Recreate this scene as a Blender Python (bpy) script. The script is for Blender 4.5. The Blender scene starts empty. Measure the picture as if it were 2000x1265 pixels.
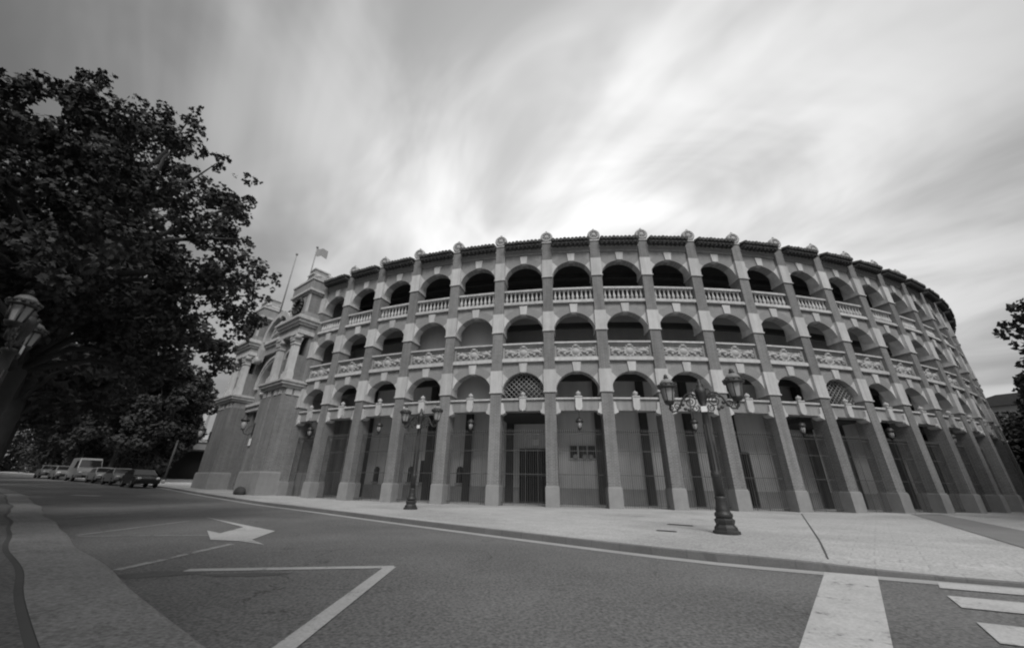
import bpy, bmesh, math, random
from mathutils import Vector, Matrix
random.seed(11)
PI = math.pi
SC = bpy.context.scene
COL = SC.collection

# ------------------------------------------------------------------ camera, world, sun, exposure
CAM_H, PITCH, ROLL, FPX = 0.9353, 0.4116, -0.0188, 729.7
cam_d = bpy.data.cameras.new('camera'); cam = bpy.data.objects.new('camera', cam_d); COL.objects.link(cam)
cam_d.sensor_width = 36; cam_d.sensor_fit = 'HORIZONTAL'; cam_d.lens = FPX / 2000 * 36
cam_d.clip_start = 0.05; cam_d.clip_end = 6000
_c, _s = math.cos(PITCH), math.sin(PITCH); _cr, _sr = math.cos(ROLL), math.sin(ROLL)
_U, _V, _F = Vector((1, 0, 0)), Vector((0, -_s, _c)), Vector((0, _c, _s))
_r, _u = _U * _cr - _V * _sr, _U * _sr + _V * _cr
cam.matrix_world = Matrix(((_r.x, _u.x, -_F.x, 0), (_r.y, _u.y, -_F.y, 0), (_r.z, _u.z, -_F.z, CAM_H), (0, 0, 0, 1)))
SC.camera = cam
SC.view_settings.view_transform = 'Standard'; SC.view_settings.look = 'None'
SC.view_settings.exposure = 0.65; SC.view_settings.gamma = 1.0
SC.cycles.filter_width = 2.1
SC.cycles.use_denoising = True
SC.cycles.max_bounces = 6

SUN_AZ = Vector((0.16, -0.985)).normalized(); SUN_EL = math.radians(50)
sun_dir = Vector((SUN_AZ.x * math.cos(SUN_EL), SUN_AZ.y * math.cos(SUN_EL), math.sin(SUN_EL)))
sd = bpy.data.lights.new('sun', 'SUN'); sd.energy = 1.3; sd.angle = math.radians(22); sd.color = (1.0, 0.99, 0.975)
so = bpy.data.objects.new('sun', sd); COL.objects.link(so)
so.rotation_euler = (-sun_dir).to_track_quat('-Z', 'Y').to_euler()

world = bpy.data.worlds.new('World'); SC.world = world; world.use_nodes = True
def build_sky():
    nt = world.node_tree; N = nt.nodes; L = nt.links; N.clear()
    def n(t, **k):
        o = N.new(t)
        for a, b in k.items(): setattr(o, a, b)
        return o
    def math_(op, a, b=None, c=None, clamp=False):
        o = n('ShaderNodeMath', operation=op); o.use_clamp = clamp
        for i, v in enumerate((a, b, c)):
            if v is None: continue
            if isinstance(v, (int, float)): o.inputs[i].default_value = v
            else: L.new(v, o.inputs[i])
        return o.outputs[0]
    out = n('ShaderNodeOutputWorld'); bg = n('ShaderNodeBackground'); bg.inputs['Strength'].default_value = 0.1
    sky = n('ShaderNodeTexSky', sky_type='NISHITA'); sky.sun_disc = False
    sky.sun_elevation = SUN_EL; sky.sun_rotation = math.atan2(SUN_AZ.x, SUN_AZ.y)
    bw = n('ShaderNodeRGBToBW'); L.new(sky.outputs[0], bw.inputs[0])
    tc = n('ShaderNodeTexCoord'); sep = n('ShaderNodeSeparateXYZ'); L.new(tc.outputs['Generated'], sep.inputs[0])
    X, Y, Z = sep.outputs
    zz = math_('ADD', math_('MAXIMUM', Z, 0.0), 0.22)
    # drifting cloud sheet: direction projected on a layer overhead, drawn out along the wind
    px, py = math_('DIVIDE', X, zz), math_('DIVIDE', Y, zz)
    def layer(sx, sy, rot, seed, scale, detail, rough, dist):
        ca, sa = math.cos(rot), math.sin(rot)
        u = math_('ADD', math_('MULTIPLY', px, ca * sx), math_('MULTIPLY', py, sa * sx))
        v = math_('ADD', math_('MULTIPLY', px, -sa * sy), math_('MULTIPLY', py, ca * sy))
        cb = n('ShaderNodeCombineXYZ'); L.new(u, cb.inputs[0]); L.new(v, cb.inputs[1]); cb.inputs[2].default_value = seed
        t = n('ShaderNodeTexNoise'); L.new(cb.outputs[0], t.inputs['Vector'])
        t.inputs['Scale'].default_value = scale; t.inputs['Detail'].default_value = detail
        t.inputs['Roughness'].default_value = rough; t.inputs['Distortion'].default_value = dist
        return t.outputs['Fac']
    big = layer(1.0, 0.85, 0.55, 14.2, 0.85, 3, 0.5, 0.8)
    streak = layer(1.6, 0.50, 0.70, 6.6, 1.2, 4, 0.55, 1.0)
    mid = layer(1.2, 0.75, 0.85, 3.3, 1.8, 4, 0.55, 1.0)
    cl = math_('ADD', math_('MULTIPLY', big, 0.38), math_('ADD', math_('MULTIPLY', streak, 0.30), math_('MULTIPLY', mid, 0.32)))
    mr = n('ShaderNodeMapRange', interpolation_type='SMOOTHSTEP'); L.new(cl, mr.inputs[0])
    mr.inputs[1].default_value = 0.38; mr.inputs[2].default_value = 0.60; mr.inputs[3].default_value = 0.60; mr.inputs[4].default_value = 1.13
    # lobe ahead stands in for lens vignetting; lobe round the sun lights the facade
    def lobe(v, lo, pw):
        dt = n('ShaderNodeVectorMath', operation='DOT_PRODUCT'); L.new(tc.outputs['Generated'], dt.inputs[0]); dt.inputs[1].default_value = Vector(v).normalized()
        gl = n('ShaderNodeMapRange', interpolation_type='LINEAR'); L.new(dt.outputs['Value'], gl.inputs[0])
        gl.inputs[1].default_value = lo; gl.inputs[2].default_value = 1.0; gl.inputs[3].default_value = 0.0; gl.inputs[4].default_value = 1.0
        return math_('POWER', gl.outputs[0], pw)
    lum = math_('ADD', math_('MULTIPLY', lobe((0.20, 0.83, 0.56), 0.22, 2.3), 5.8), math_('ADD', math_('MULTIPLY', lobe(sun_dir, 0.6, 1.8), 9.0), 1.3))
    cloud = math_('MULTIPLY', mr.outputs[0], lum)
    fin = math_('ADD', math_('MULTIPLY', bw.outputs[0], 0.06), cloud)
    L.new(fin, bg.inputs['Color']); L.new(bg.outputs[0], out.inputs[0])
build_sky()

# ------------------------------------------------------------------ materials (the film is black and white: all greys)
def mat(name, base, var=0.2, scale=3.0, rough=0.85, bump=0.0, bscale=40, fine=0.0, fscale=120, coords='Object',
        stretch=(1, 1, 1), courses=0.0, streaks=0.0, spec=0.3, slabs=False, cracks=0.0, worn=None, pieces=0.0):
    m = bpy.data.materials.new(name); m.use_nodes = True
    nt = m.node_tree; N = nt.nodes; L = nt.links; b = N['Principled BSDF']
    b.inputs['Roughness'].default_value = rough; b.inputs['Specular IOR Level'].default_value = spec
    tc = N.new('ShaderNodeTexCoord'); mp = N.new('ShaderNodeMapping'); L.new(tc.outputs[coords], mp.inputs[0]); mp.inputs['Scale'].default_value = stretch
    oi = N.new('ShaderNodeObjectInfo')
    va = N.new('ShaderNodeVectorMath'); va.operation = 'MULTIPLY_ADD'
    cmb = N.new('ShaderNodeCombineXYZ')
    for i in range(3): L.new(oi.outputs['Random'], cmb.inputs[i])
    L.new(cmb.outputs[0], va.inputs[0]); va.inputs[1].default_value = (17, 29, 11); L.new(mp.outputs[0], va.inputs[2])
    vec = va.outputs[0] if coords == 'Object' else mp.outputs[0]
    def noise(sc, det=4, ro=0.6, st=None):
        t = N.new('ShaderNodeTexNoise'); t.inputs['Scale'].default_value = sc; t.inputs['Detail'].default_value = det; t.inputs['Roughness'].default_value = ro
        if st:
            q = N.new('ShaderNodeMapping'); q.inputs['Scale'].default_value = st; L.new(vec, q.inputs[0]); L.new(q.outputs[0], t.inputs['Vector'])
        else: L.new(vec, t.inputs['Vector'])
        return t.outputs['Fac']
    def M(op, a, b_):
        o = N.new('ShaderNodeMath'); o.operation = op
        for i, v in enumerate((a, b_)):
            if isinstance(v, (int, float)): o.inputs[i].default_value = v
            else: L.new(v, o.inputs[i])
        return o.outputs[0]
    f = M('ADD', M('MULTIPLY', M('SUBTRACT', noise(scale), 0.5), 2 * var), 1.0)
    if fine: f = M('ADD', f, M('MULTIPLY', M('SUBTRACT', noise(fscale, 2, 0.7), 0.5), 2 * fine))
    if streaks: f = M('ADD', f, M('MULTIPLY', M('SUBTRACT', noise(2.2, 3, 0.6, (1.6, 1.6, 0.12)), 0.5), 2 * streaks))
    h = None
    if courses:
        bt = N.new('ShaderNodeTexBrick'); sp = N.new('ShaderNodeSeparateXYZ'); L.new(tc.outputs['Object'], sp.inputs[0])
        cb = N.new('ShaderNodeCombineXYZ'); L.new(M('ADD', sp.outputs[0], sp.outputs[1]), cb.inputs[0]); L.new(sp.outputs[2], cb.inputs[1])
        L.new(cb.outputs[0], bt.inputs['Vector'])
        bt.inputs['Scale'].default_value = 1.0; bt.inputs['Brick Width'].default_value = 0.27; bt.inputs['Row Height'].default_value = 0.085
        bt.inputs['Mortar Size'].default_value = 0.012; bt.inputs['Color1'].default_value = (1, 1, 1, 1); bt.inputs['Color2'].default_value = (0.72, 0.72, 0.72, 1)
        bt.inputs['Mortar'].default_value = (1.5, 1.5, 1.5, 1)
        bwn = N.new('ShaderNodeRGBToBW'); L.new(bt.outputs['Color'], bwn.inputs[0])
        f = M('MULTIPLY', f, M('ADD', M('MULTIPLY', M('SUBTRACT', bwn.outputs[0], 0.9), courses), 1.0))
    if pieces: f = M('MULTIPLY', f, M('ADD', M('MULTIPLY', M('SUBTRACT', oi.outputs['Random'], 0.5), 2 * pieces), 1.0))
    if cracks:
        vo = N.new('ShaderNodeTexVoronoi'); vo.feature = 'DISTANCE_TO_EDGE'; vo.inputs['Scale'].default_value = 0.30
        w = N.new('ShaderNodeTexNoise'); w.inputs['Scale'].default_value = 1.4; w.inputs['Detail'].default_value = 5; L.new(vec, w.inputs['Vector'])
        ad = N.new('ShaderNodeVectorMath'); ad.operation = 'ADD'; L.new(vec, ad.inputs[0]); L.new(w.outputs['Color'], ad.inputs[1]); L.new(ad.outputs[0], vo.inputs['Vector'])
        cr = N.new('ShaderNodeMapRange'); L.new(vo.outputs['Distance'], cr.inputs[0]); cr.inputs[1].default_value = 0.0; cr.inputs[2].default_value = 0.006; cr.inputs[3].default_value = 1.0; cr.inputs[4].default_value = 0.0
        gate = N.new('ShaderNodeMapRange'); L.new(noise(0.5, 2), gate.inputs[0]); gate.inputs[1].default_value = 0.48; gate.inputs[2].default_value = 0.58
        f = M('MULTIPLY', f, M('SUBTRACT', 1.0, M('MULTIPLY', M('MULTIPLY', cr.outputs[0], gate.outputs[0]), cracks)))
        pa = N.new('ShaderNodeMapRange'); L.new(noise(0.22, 1, 0.4), pa.inputs[0]); pa.inputs[1].default_value = 0.5; pa.inputs[2].default_value = 0.6; pa.inputs[3].default_value = 1.0; pa.inputs[4].default_value = 0.84
        f = M('MULTIPLY', f, pa.outputs[0])
        st = N.new('ShaderNodeMapRange'); L.new(noise(1.1, 4, 0.65), st.inputs[0]); st.inputs[1].default_value = 0.64; st.inputs[2].default_value = 0.72; st.inputs[3].default_value = 1.0; st.inputs[4].default_value = 0.7
        f = M('MULTIPLY', f, st.outputs[0])
    if worn is not None:
        wm = N.new('ShaderNodeMapRange'); L.new(M('ADD', M('MULTIPLY', noise(9, 6, 0.75), 0.6), M('MULTIPLY', noise(1.6, 3), 0.4)), wm.inputs[0]); wm.inputs[1].default_value = worn; wm.inputs[2].default_value = worn + 0.08
        wm.inputs[3].default_value = 1.0; wm.inputs[4].default_value = 0.36; f = M('MULTIPLY', f, wm.outputs[0])
    if slabs:
        bt = N.new('ShaderNodeTexBrick'); q = N.new('ShaderNodeMapping'); q.inputs['Rotation'].default_value = (0, 0, 0.735); L.new(tc.outputs['Object'], q.inputs[0]); L.new(q.outputs[0], bt.inputs['Vector'])
        bt.inputs['Scale'].default_value = 1.0; bt.inputs['Brick Width'].default_value = 0.6; bt.inputs['Row Height'].default_value = 0.4; bt.inputs['Mortar Size'].default_value = 0.012
        bt.inputs['Color1'].default_value = (1, 1, 1, 1); bt.inputs['Color2'].default_value = (0.90, 0.90, 0.90, 1); bt.inputs['Mortar'].default_value = (0.80, 0.80, 0.80, 1)
        bwn = N.new('ShaderNodeRGBToBW'); L.new(bt.outputs['Color'], bwn.inputs[0]); f = M('MULTIPLY', f, bwn.outputs[0])
    v = M('MULTIPLY', M('MAXIMUM', f, 0.05), base)
    L.new(v, b.inputs['Base Color'])
    if bump:
        bp = N.new('ShaderNodeBump'); bp.inputs['Strength'].default_value = bump; bp.inputs['Distance'].default_value = 0.02
        L.new(noise(bscale, 5, 0.7), bp.inputs['Height']); L.new(bp.outputs[0], b.inputs['Normal'])
    return m
BRICK = mat('brick', 0.18, 0.16, 1.3, 0.9, 0.3, 30, 0.34, 20, courses=0.9, streaks=0.45, pieces=0.14)
BRICKD = mat('brick_arch', 0.245, 0.14, 2.0, 0.9, 0.3, 30, 0.10, 30, courses=0.5)
PLAS = mat('plaster', 0.30, 0.18, 1.6, 0.9, 0.2, 30, 0.24, 22, streaks=0.42, pieces=0.13)
STONE = mat('pale_stone', 0.50, 0.16, 2.0, 0.85, 0.25, 40, 0.20, 24, streaks=0.36, pieces=0.11)
RELIEF = mat('carved_stone', 0.42, 0.22, 5.0, 0.85, 0.4, 40, 0.08, 28)
PEDST = mat('pedestal_stone', 0.28, 0.22, 2.2, 0.9, 0.4, 30, 0.10, 25, streaks=0.12)
TILE = mat('roof_tile', 0.075, 0.3, 4, 0.85, 0.4, 20)
GWALL = mat('portico_wall', 0.62, 0.12, 0.7, 0.9, fine=0.05, fscale=15, streaks=0.14)
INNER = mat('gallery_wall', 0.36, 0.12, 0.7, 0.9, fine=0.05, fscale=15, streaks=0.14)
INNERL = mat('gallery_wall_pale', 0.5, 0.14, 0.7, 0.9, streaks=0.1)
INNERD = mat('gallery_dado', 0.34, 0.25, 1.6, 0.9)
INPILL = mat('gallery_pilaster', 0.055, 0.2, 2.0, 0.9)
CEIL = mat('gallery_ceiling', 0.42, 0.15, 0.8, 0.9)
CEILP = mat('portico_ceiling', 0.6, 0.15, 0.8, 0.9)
DARK = mat('dark_opening', 0.02, 0.2, 2, 0.9)
IRON = mat('iron', 0.035, 0.3, 6, 0.55, spec=0.5)
IRONG = mat('railing_iron', 0.085, 0.3, 6, 0.6, spec=0.4)
LAMP = mat('lamp_paint', 0.035, 0.35, 7, 0.5, 0.3, 30, spec=0.5)
GLASS = mat('lamp_glass', 0.37, 0.16, 5, 0.25, spec=0.5)
DOME = mat('lamp_dome', 0.2, 0.2, 5, 0.5)
TAGW = mat('white_tag', 0.8, 0.05, 5, 0.6)
ASPH = mat('asphalt', 0.155, 0.34, 0.4, 0.93, 0.6, 60, 1.15, 30, cracks=0.5)
PAVE = mat('paving', 0.44, 0.18, 0.5, 0.93, 0.4, 60, 0.75, 22, slabs=True, cracks=0.15)
PAVEB = mat('paving_band', 0.20, 0.16, 0.8, 0.93, 0.4, 60, 0.2, 45)
PAVEL = mat('left_paving', 0.14, 0.35, 1.3, 0.93, 0.8, 30, 1.0, 24)
KERB = mat('kerb_stone', 0.18, 0.30, 1.1, 0.9, 0.5, 40, 0.25, 35, slabs=True)
KERBL = mat('kerb_apron', 0.22, 0.40, 1.3, 0.9, 0.8, 30, 0.95, 26)
GUTT = mat('gutter', 0.33, 0.25, 1.5, 0.9, 0.3, 50, 0.2, 50)
PAINT = mat('road_paint', 0.43, 0.26, 2.2, 0.85, 0.3, 60, 0.4, 34, worn=0.555)
PAINTW = mat('worn_paint', 0.32, 0.4, 3.0, 0.9, 0.3, 60, 0.4, 34, worn=0.52)
JOINT = mat('joint', 0.085, 0.2, 3, 0.9)
EARTH = mat('earth', 0.12, 0.2, 0.3, 0.95)
LEAF = mat('leaf', 0.05, 0.45, 0.9, 0.7, spec=0.25)
LEAFP = mat('leaf_pale', 0.075, 0.45, 0.9, 0.7, spec=0.25)
BARK = mat('bark', 0.065, 0.45, 1.7, 0.9, 0.5, 12, 0.12, 9)
FLAGM = mat('flag_cloth', 0.3, 0.1, 3, 0.8)
CARD = mat('car_paint_dark', 0.03, 0.05, 3, 0.25, spec=0.6)
CARW = mat('car_paint_white', 0.28, 0.05, 3, 0.3, spec=0.5)
CARS = mat('car_paint_silver', 0.2, 0.05, 3, 0.3, spec=0.6)
CARG = mat('car_glass', 0.02, 0.05, 3, 0.1, spec=0.7)
TYRE = mat('tyre', 0.02, 0.2, 3, 0.85)
LITE = mat('headlight_glass', 0.7, 0.05, 3, 0.2, spec=0.6)
FACP = mat('pale_facade', 0.5, 0.14, 0.4, 0.9, streaks=0.1)
FACG = mat('grey_facade', 0.25, 0.14, 0.4, 0.9, streaks=0.1)

# ------------------------------------------------------------------ mesh builder
class MB:
    def __init__(s): s.v = []; s.f = []; s.m = []; s.mats = []; s.sm = []
    def mi(s, m):
        if m not in s.mats: s.mats.append(m)
        return s.mats.index(m)
    def face(s, idx, m, smooth=False): s.f.append(tuple(idx)); s.m.append(s.mi(m)); s.sm.append(smooth)
    def poly(s, pts, m, smooth=False):
        b = len(s.v); s.v += [tuple(p) for p in pts]; s.face(range(b, b + len(pts)), m, smooth)
    def box(s, x0, x1, y0, y1, z0, z1, m, M=None, taper=0.0):
        b = len(s.v); t = taper
        P = [(x0, y0, z0), (x1, y0, z0), (x1, y1, z0), (x0, y1, z0), (x0 + t, y0 + t, z1), (x1 - t, y0 + t, z1), (x1 - t, y1 - t, z1), (x0 + t, y1 - t, z1)]
        s.v += [tuple(M @ Vector(p)) if M else p for p in P]
        for q in ((0, 3, 2, 1), (4, 5, 6, 7), (0, 1, 5, 4), (1, 2, 6, 5), (2, 3, 7, 6), (3, 0, 4, 7)): s.face([b + i for i in q], m)
    def prism(s, pts, y0, y1, m, M=None):          # polygon in x,z extruded along y
        n = len(pts); b = len(s.v)
        P = [(x, y0, z) for x, z in pts] + [(x, y1, z) for x, z in pts]
        s.v += [tuple(M @ Vector(p)) if M else p for p in P]
        s.face([b + i for i in range(n)], m); s.face([b + n + i for i in reversed(range(n))], m)
        for i in range(n):
            j = (i + 1) % n; s.face((b + j, b + i, b + n + i, b + n + j), m)
    def lathe(s, prof, m, o=(0, 0, 0), seg=12, M=None, smooth=True, axis='z', flat=(1, 1)):
        b = len(s.v); n = len(prof)
        for r, h in prof:
            for k in range(seg):
                a = 2 * PI * k / seg
                if axis == 'z': p = Vector((o[0] + r * math.cos(a) * flat[0], o[1] + r * math.sin(a) * flat[1], o[2] + h))
                else: p = Vector((o[0] + r * math.cos(a) * flat[0], o[1] + h, o[2] + r * math.sin(a) * flat[1]))
                s.v.append(tuple(M @ p) if M else tuple(p))
        for i in range(n - 1):
            for k in range(seg):
                k2 = (k + 1) % seg; s.face((b + i * seg + k, b + i * seg + k2, b + (i + 1) * seg + k2, b + (i + 1) * seg + k), m, smooth)
        s.face([b + k for k in reversed(range(seg))], m); s.face([b + (n - 1) * seg + k for k in range(seg)], m)
    def tube(s, pts, rad, m, seg=8, smooth=True):
        pts = [Vector(p) for p in pts]; n = len(pts); rr = rad if isinstance(rad, (list, tuple)) else [rad] * n
        b = len(s.v); up = None
        for i, p in enumerate(pts):
            d = (pts[min(i + 1, n - 1)] - pts[max(i - 1, 0)]).normalized()
            if up is None: up = d.orthogonal().normalized()
            up = (up - d * up.dot(d)).normalized(); w = d.cross(up)
            for k in range(seg):
                a = 2 * PI * k / seg; s.v.append(tuple(p + (up * math.cos(a) + w * math.sin(a)) * rr[i]))
        for i in range(n - 1):
            for k in range(seg):
                k2 = (k + 1) % seg; s.face((b + i * seg + k, b + i * seg + k2, b + (i + 1) * seg + k2, b + (i + 1) * seg + k), m, smooth)
        s.face([b + k for k in reversed(range(seg))], m); s.face([b + (n - 1) * seg + k for k in range(seg)], m)
    def sphere(s, c, r, m, seg=10, rings=6, sc=(1, 1, 1)):
        prof = [(max(0.001, math.sin(PI * i / rings)) * r, -math.cos(PI * i / rings) * r * sc[2]) for i in range(rings + 1)]
        s.lathe(prof, m, c, seg, flat=(sc[0], sc[1]))
    def arch_wall(s, hx, z0, ztop, a, zs, y0, y1, m, mi_=None, mid=None, seg=40):
        """plate of half width hx with an arched opening (half width a, springing zs); the jambs reach down to z0"""
        mi_ = mi_ or m; ca = math.atan2(ztop - zs, hx)
        ang = sorted(set([PI * k / seg for k in range(seg + 1)] + [ca, PI - ca]))
        def outer(t):
            c_, s_ = math.cos(t), math.sin(t)
            k = min(hx / abs(c_) if abs(c_) > 1e-6 else 1e9, (ztop - zs) / s_ if s_ > 1e-6 else 1e9); return (k * c_, zs + k * s_)
        for y, fl in ((y0, 0), (y1, 1)):
            for t0, t1 in zip(ang, ang[1:]):
                q = [(a * math.cos(t0), zs + a * math.sin(t0)), outer(t0), outer(t1), (a * math.cos(t1), zs + a * math.sin(t1))]
                if fl: q.reverse()
                s.poly([(x, y, z) for x, z in q], m)
        for t0, t1 in zip(ang, ang[1:]):
            mm = mi_ if (min(t0, t1) < 0.74 or max(t0, t1) > PI - 0.74) else (mid or m)
            s.poly([(a * math.cos(t1), y0, zs + a * math.sin(t1)), (a * math.cos(t1), y1, zs + a * math.sin(t1)), (a * math.cos(t0), y1, zs + a * math.sin(t0)), (a * math.cos(t0), y0, zs + a * math.sin(t0))], mm)
        if zs > z0 + 0.01:
            s.box(-hx, -a, y0, y1, z0, zs - 0.001, m); s.box(a, hx, y0, y1, z0, zs - 0.001, m)
    def ring_plate(s, a, zs, rout, t0, t1, y0, y1, m, clip=None, seg=16):
        """curved band of an arch between two angles"""
        A = [t0 + (t1 - t0) * k / seg for k in range(seg + 1)]
        def o(t):
            r = rout
            if clip and abs(math.cos(t)) > 1e-6: r = min(r, clip / abs(math.cos(t)))
            return r
        for u, w in zip(A, A[1:]):
            pu, pw = (a * math.cos(u), zs + a * math.sin(u)), (a * math.cos(w), zs + a * math.sin(w))
            qu, qw = (o(u) * math.cos(u), zs + o(u) * math.sin(u)), (o(w) * math.cos(w), zs + o(w) * math.sin(w))
            s.poly([(pu[0], y0, pu[1]), (qu[0], y0, qu[1]), (qw[0], y0, qw[1]), (pw[0], y0, pw[1])], m)
            s.poly([(qu[0], y0, qu[1]), (qu[0], y1, qu[1]), (qw[0], y1, qw[1]), (qw[0], y0, qw[1])], m)
            s.poly([(pw[0], y0, pw[1]), (pw[0], y1, pw[1]), (pu[0], y1, pu[1]), (pu[0], y0, pu[1])], m)
        for t in (t0, t1):
            i_, o_ = (a * math.cos(t), zs + a * math.sin(t)), (o(t) * math.cos(t), zs + o(t) * math.sin(t))
            s.poly([(i_[0], y0, i_[1]), (i_[0], y1, i_[1]), (o_[0], y1, o_[1]), (o_[0], y0, o_[1])], m)
    def mesh(s, name):
        me = bpy.data.meshes.new(name); me.from_pydata(s.v, [], s.f)
        for m in s.mats: me.materials.append(m)
        me.polygons.foreach_set('material_index', s.m); me.polygons.foreach_set('use_smooth', s.sm); me.update(); return me
    def build(s, name, parent=None, loc=None, rz=None, kind=None):
        o = bpy.data.objects.new(name, s.mesh(name)); COL.objects.link(o)
        if parent: o.parent = parent
        if loc is not None: o.location = loc
        if rz is not None: o.rotation_euler = (0, 0, rz)
        if kind: o['kind'] = kind
        return o
def obj(name, me, parent=None, loc=None, rz=None):
    o = bpy.data.objects.new(name, me); COL.objects.link(o)
    if parent: o.parent = parent
    if loc is not None: o.location = loc
    if rz is not None: o.rotation_euler = (0, 0, rz)
    return o
def tag(o, label, cat, group=None):
    o['label'] = label; o['category'] = cat
    if group: o['group'] = group
    return o
def thing(name, label, cat, loc=(0, 0, 0), rz=0, group=None):
    o = bpy.data.objects.new(name, None); COL.objects.link(o); o.location = loc; o.rotation_euler = (0, 0, rz); o.empty_display_size = 0.3
    return tag(o, label, cat, group)
def children(o): return [c for c in o.children]
def copy_tree(o, parent=None):
    c = o.copy(); COL.objects.link(c)
    if parent: c.parent = parent
    for ch in children(o): copy_tree(ch, c)
    return c

# ------------------------------------------------------------------ the ground
def sstep(x): x = max(0.0, min(1.0, x)); return x * x * (3 - 2 * x)
def rise(X, Y):                                   # the street climbs gently to the left
    t = -0.74 * X + 0.673 * Y - 22
    if t < 0: return 0.0
    t = min(t, 140); r = 0.022 * (t * t / 12 if t < 6 else t - 3)
    return r
KERB_R = [(-140, 88), (-100, 73), (-70, 58.6), (-45, 45.2), (-30, 35.6), (-20.9, 28.2), (-14.2, 22.85), (-8.65, 17.95), (-2.95, 12.65), (2.04, 8.22), (3.43, 7.16), (4.55, 6.58), (5.3, 6.26), (6.6, 5.68), (8.5, 4.86), (12, 3.4), (25, -1.5), (70, -18)]
EDGE_L = [(-140, 72), (-70, 45), (-45, 32.6), (-30, 24.8), (-19.84, 17.5), (-11.6, 10.8), (-7.23, 7.28), (-5.18, 5.62), (-4.09, 4.74), (-3.07, 3.96), (-2.23, 3.30), (-1.2, 2.5), (1.5, 0.5), (5, -2.2), (20, -13), (70, -48)]
def resample(P, step=1.0):
    out = []
    for i in range(len(P) - 1):
        a, b = Vector(P[i]), Vector(P[i + 1]); p0 = Vector(P[max(i - 1, 0)]); p3 = Vector(P[min(i + 2, len(P) - 1)])
        n = max(1, int((b - a).length / step)); n = min(n, 40)
        la = (b - a).length
        ma = ((b - p0) / max(1e-6, (b - p0).length) * la); mb = ((p3 - a) / max(1e-6, (p3 - a).length) * la)
        for k in range(n):
            t = k / n; out.append(a * (2 * t**3 - 3 * t**2 + 1) + ma * (t**3 - 2 * t**2 + t) + b * (-2 * t**3 + 3 * t**2) + mb * (t**3 - t**2))
    out.append(Vector(P[-1])); return out
KR = resample(KERB_R, 0.6); EL = resample(EDGE_L, 0.35)
def normals(P):
    R_ = []
    for i in range(len(P)):
        d = (P[min(i + 1, len(P) - 1)] - P[max(i - 1, 0)]).normalized(); R_.append(Vector((-d.y, d.x)))
    return R_
NR = normals(KR); NL = normals(EL)
EL = [p + q * (0.025 * math.sin(i * 0.55) + 0.035 * math.sin(i * 0.27 + 1)) for i, (p, q) in enumerate(zip(EL, NL))]
def dip(X, Y):                                    # dropped kerb at the crossing
    dk = ((Y - 6.26) + 0.43 * (X - 5.3)) * 0.92
    return 0.07 * sstep((X - 4.0) / 2.0) * (1 - sstep(dk / 1.8)) * (1 - sstep((X - 10.5) / 2))
ROADZ = -0.135
def strip(name, P, NN, offs, zf, m, kind='structure'):
    b = MB(); n = len(offs)
    for p, q in zip(P, NN):
        for o in offs:
            x, y = p.x + q.x * o, p.y + q.y * o; b.v.append((x, y, zf(x, y, o)))
    for i in range(len(P) - 1):
        for k in range(n - 1):
            b.face((i * n + k, (i + 1) * n + k, (i + 1) * n + k + 1, i * n + k + 1), m)
    return b.build(name, kind=kind)
b = MB()
for r0, r1 in ((0, 3000),):
    b.poly([(-3000, -3000, -0.6), (3000, -3000, -0.6), (3000, 3000, -0.6), (-3000, 3000, -0.6)], EARTH)
b.build('ground', kind='structure')
def grid(name, x0, x1, y0, y1, nx, ny, zf, m):
    b = MB()
    for j in range(ny + 1):
        for i in range(nx + 1):
            x, y = x0 + (x1 - x0) * i / nx, y0 + (y1 - y0) * j / ny; b.v.append((x, y, zf(x, y)))
    for j in range(ny):
        for i in range(nx): b.face((j * (nx + 1) + i, j * (nx + 1) + i + 1, (j + 1) * (nx + 1) + i + 1, (j + 1) * (nx + 1) + i), m)
    return b.build(name, kind='structure')
grid('road', -150, 110, -60, 110, 130, 85, lambda x, y: ROADZ + rise(x, y), ASPH)
# NR points to the left of the travel direction = towards the bullring
pz = lambda x, y, o=0: rise(x, y) - dip(x, y)
KB = [p + q * 0.30 for p, q in zip(KR, NR)]; DB = [Vector((0.55, 0.835))] * len(KB)
strip('pavement', KB, DB, [0.0, 0.5, 1.3, 2.4, 4, 6, 8, 12, 16, 22, 30, 45], lambda x, y, o: pz(x, y), PAVE)
b = MB()
for (p, q), (p2, q2) in zip(zip(KR, NR), zip(KR[1:], NR[1:])):
    A = [(p + q * 0.302, 0), (p + q * 0.02, 0), (p, -0.02), (p - q * 0.015, -0.3)]; B = [(p2 + q2 * 0.302, 0), (p2 + q2 * 0.02, 0), (p2, -0.02), (p2 - q2 * 0.015, -0.3)]
    for (a0, z0), (a1, z1), (b0, w0), (b1, w1) in zip(A, A[1:], B, B[1:]):
        b.poly([(a0.x, a0.y, pz(a0.x, a0.y) + z0 + 0.004), (b0.x, b0.y, pz(b0.x, b0.y) + w0 + 0.004), (b1.x, b1.y, pz(b1.x, b1.y) + w1 + 0.004), (a1.x, a1.y, pz(a1.x, a1.y) + z1 + 0.004)], PAVE if z0 == 0 and z1 == 0 else KERB)
b.build('kerb', kind='structure')
strip('gutter', KR, NR, [-0.32, -0.02], lambda x, y, o: ROADZ + rise(x, y) + 0.006, GUTT)
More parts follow.
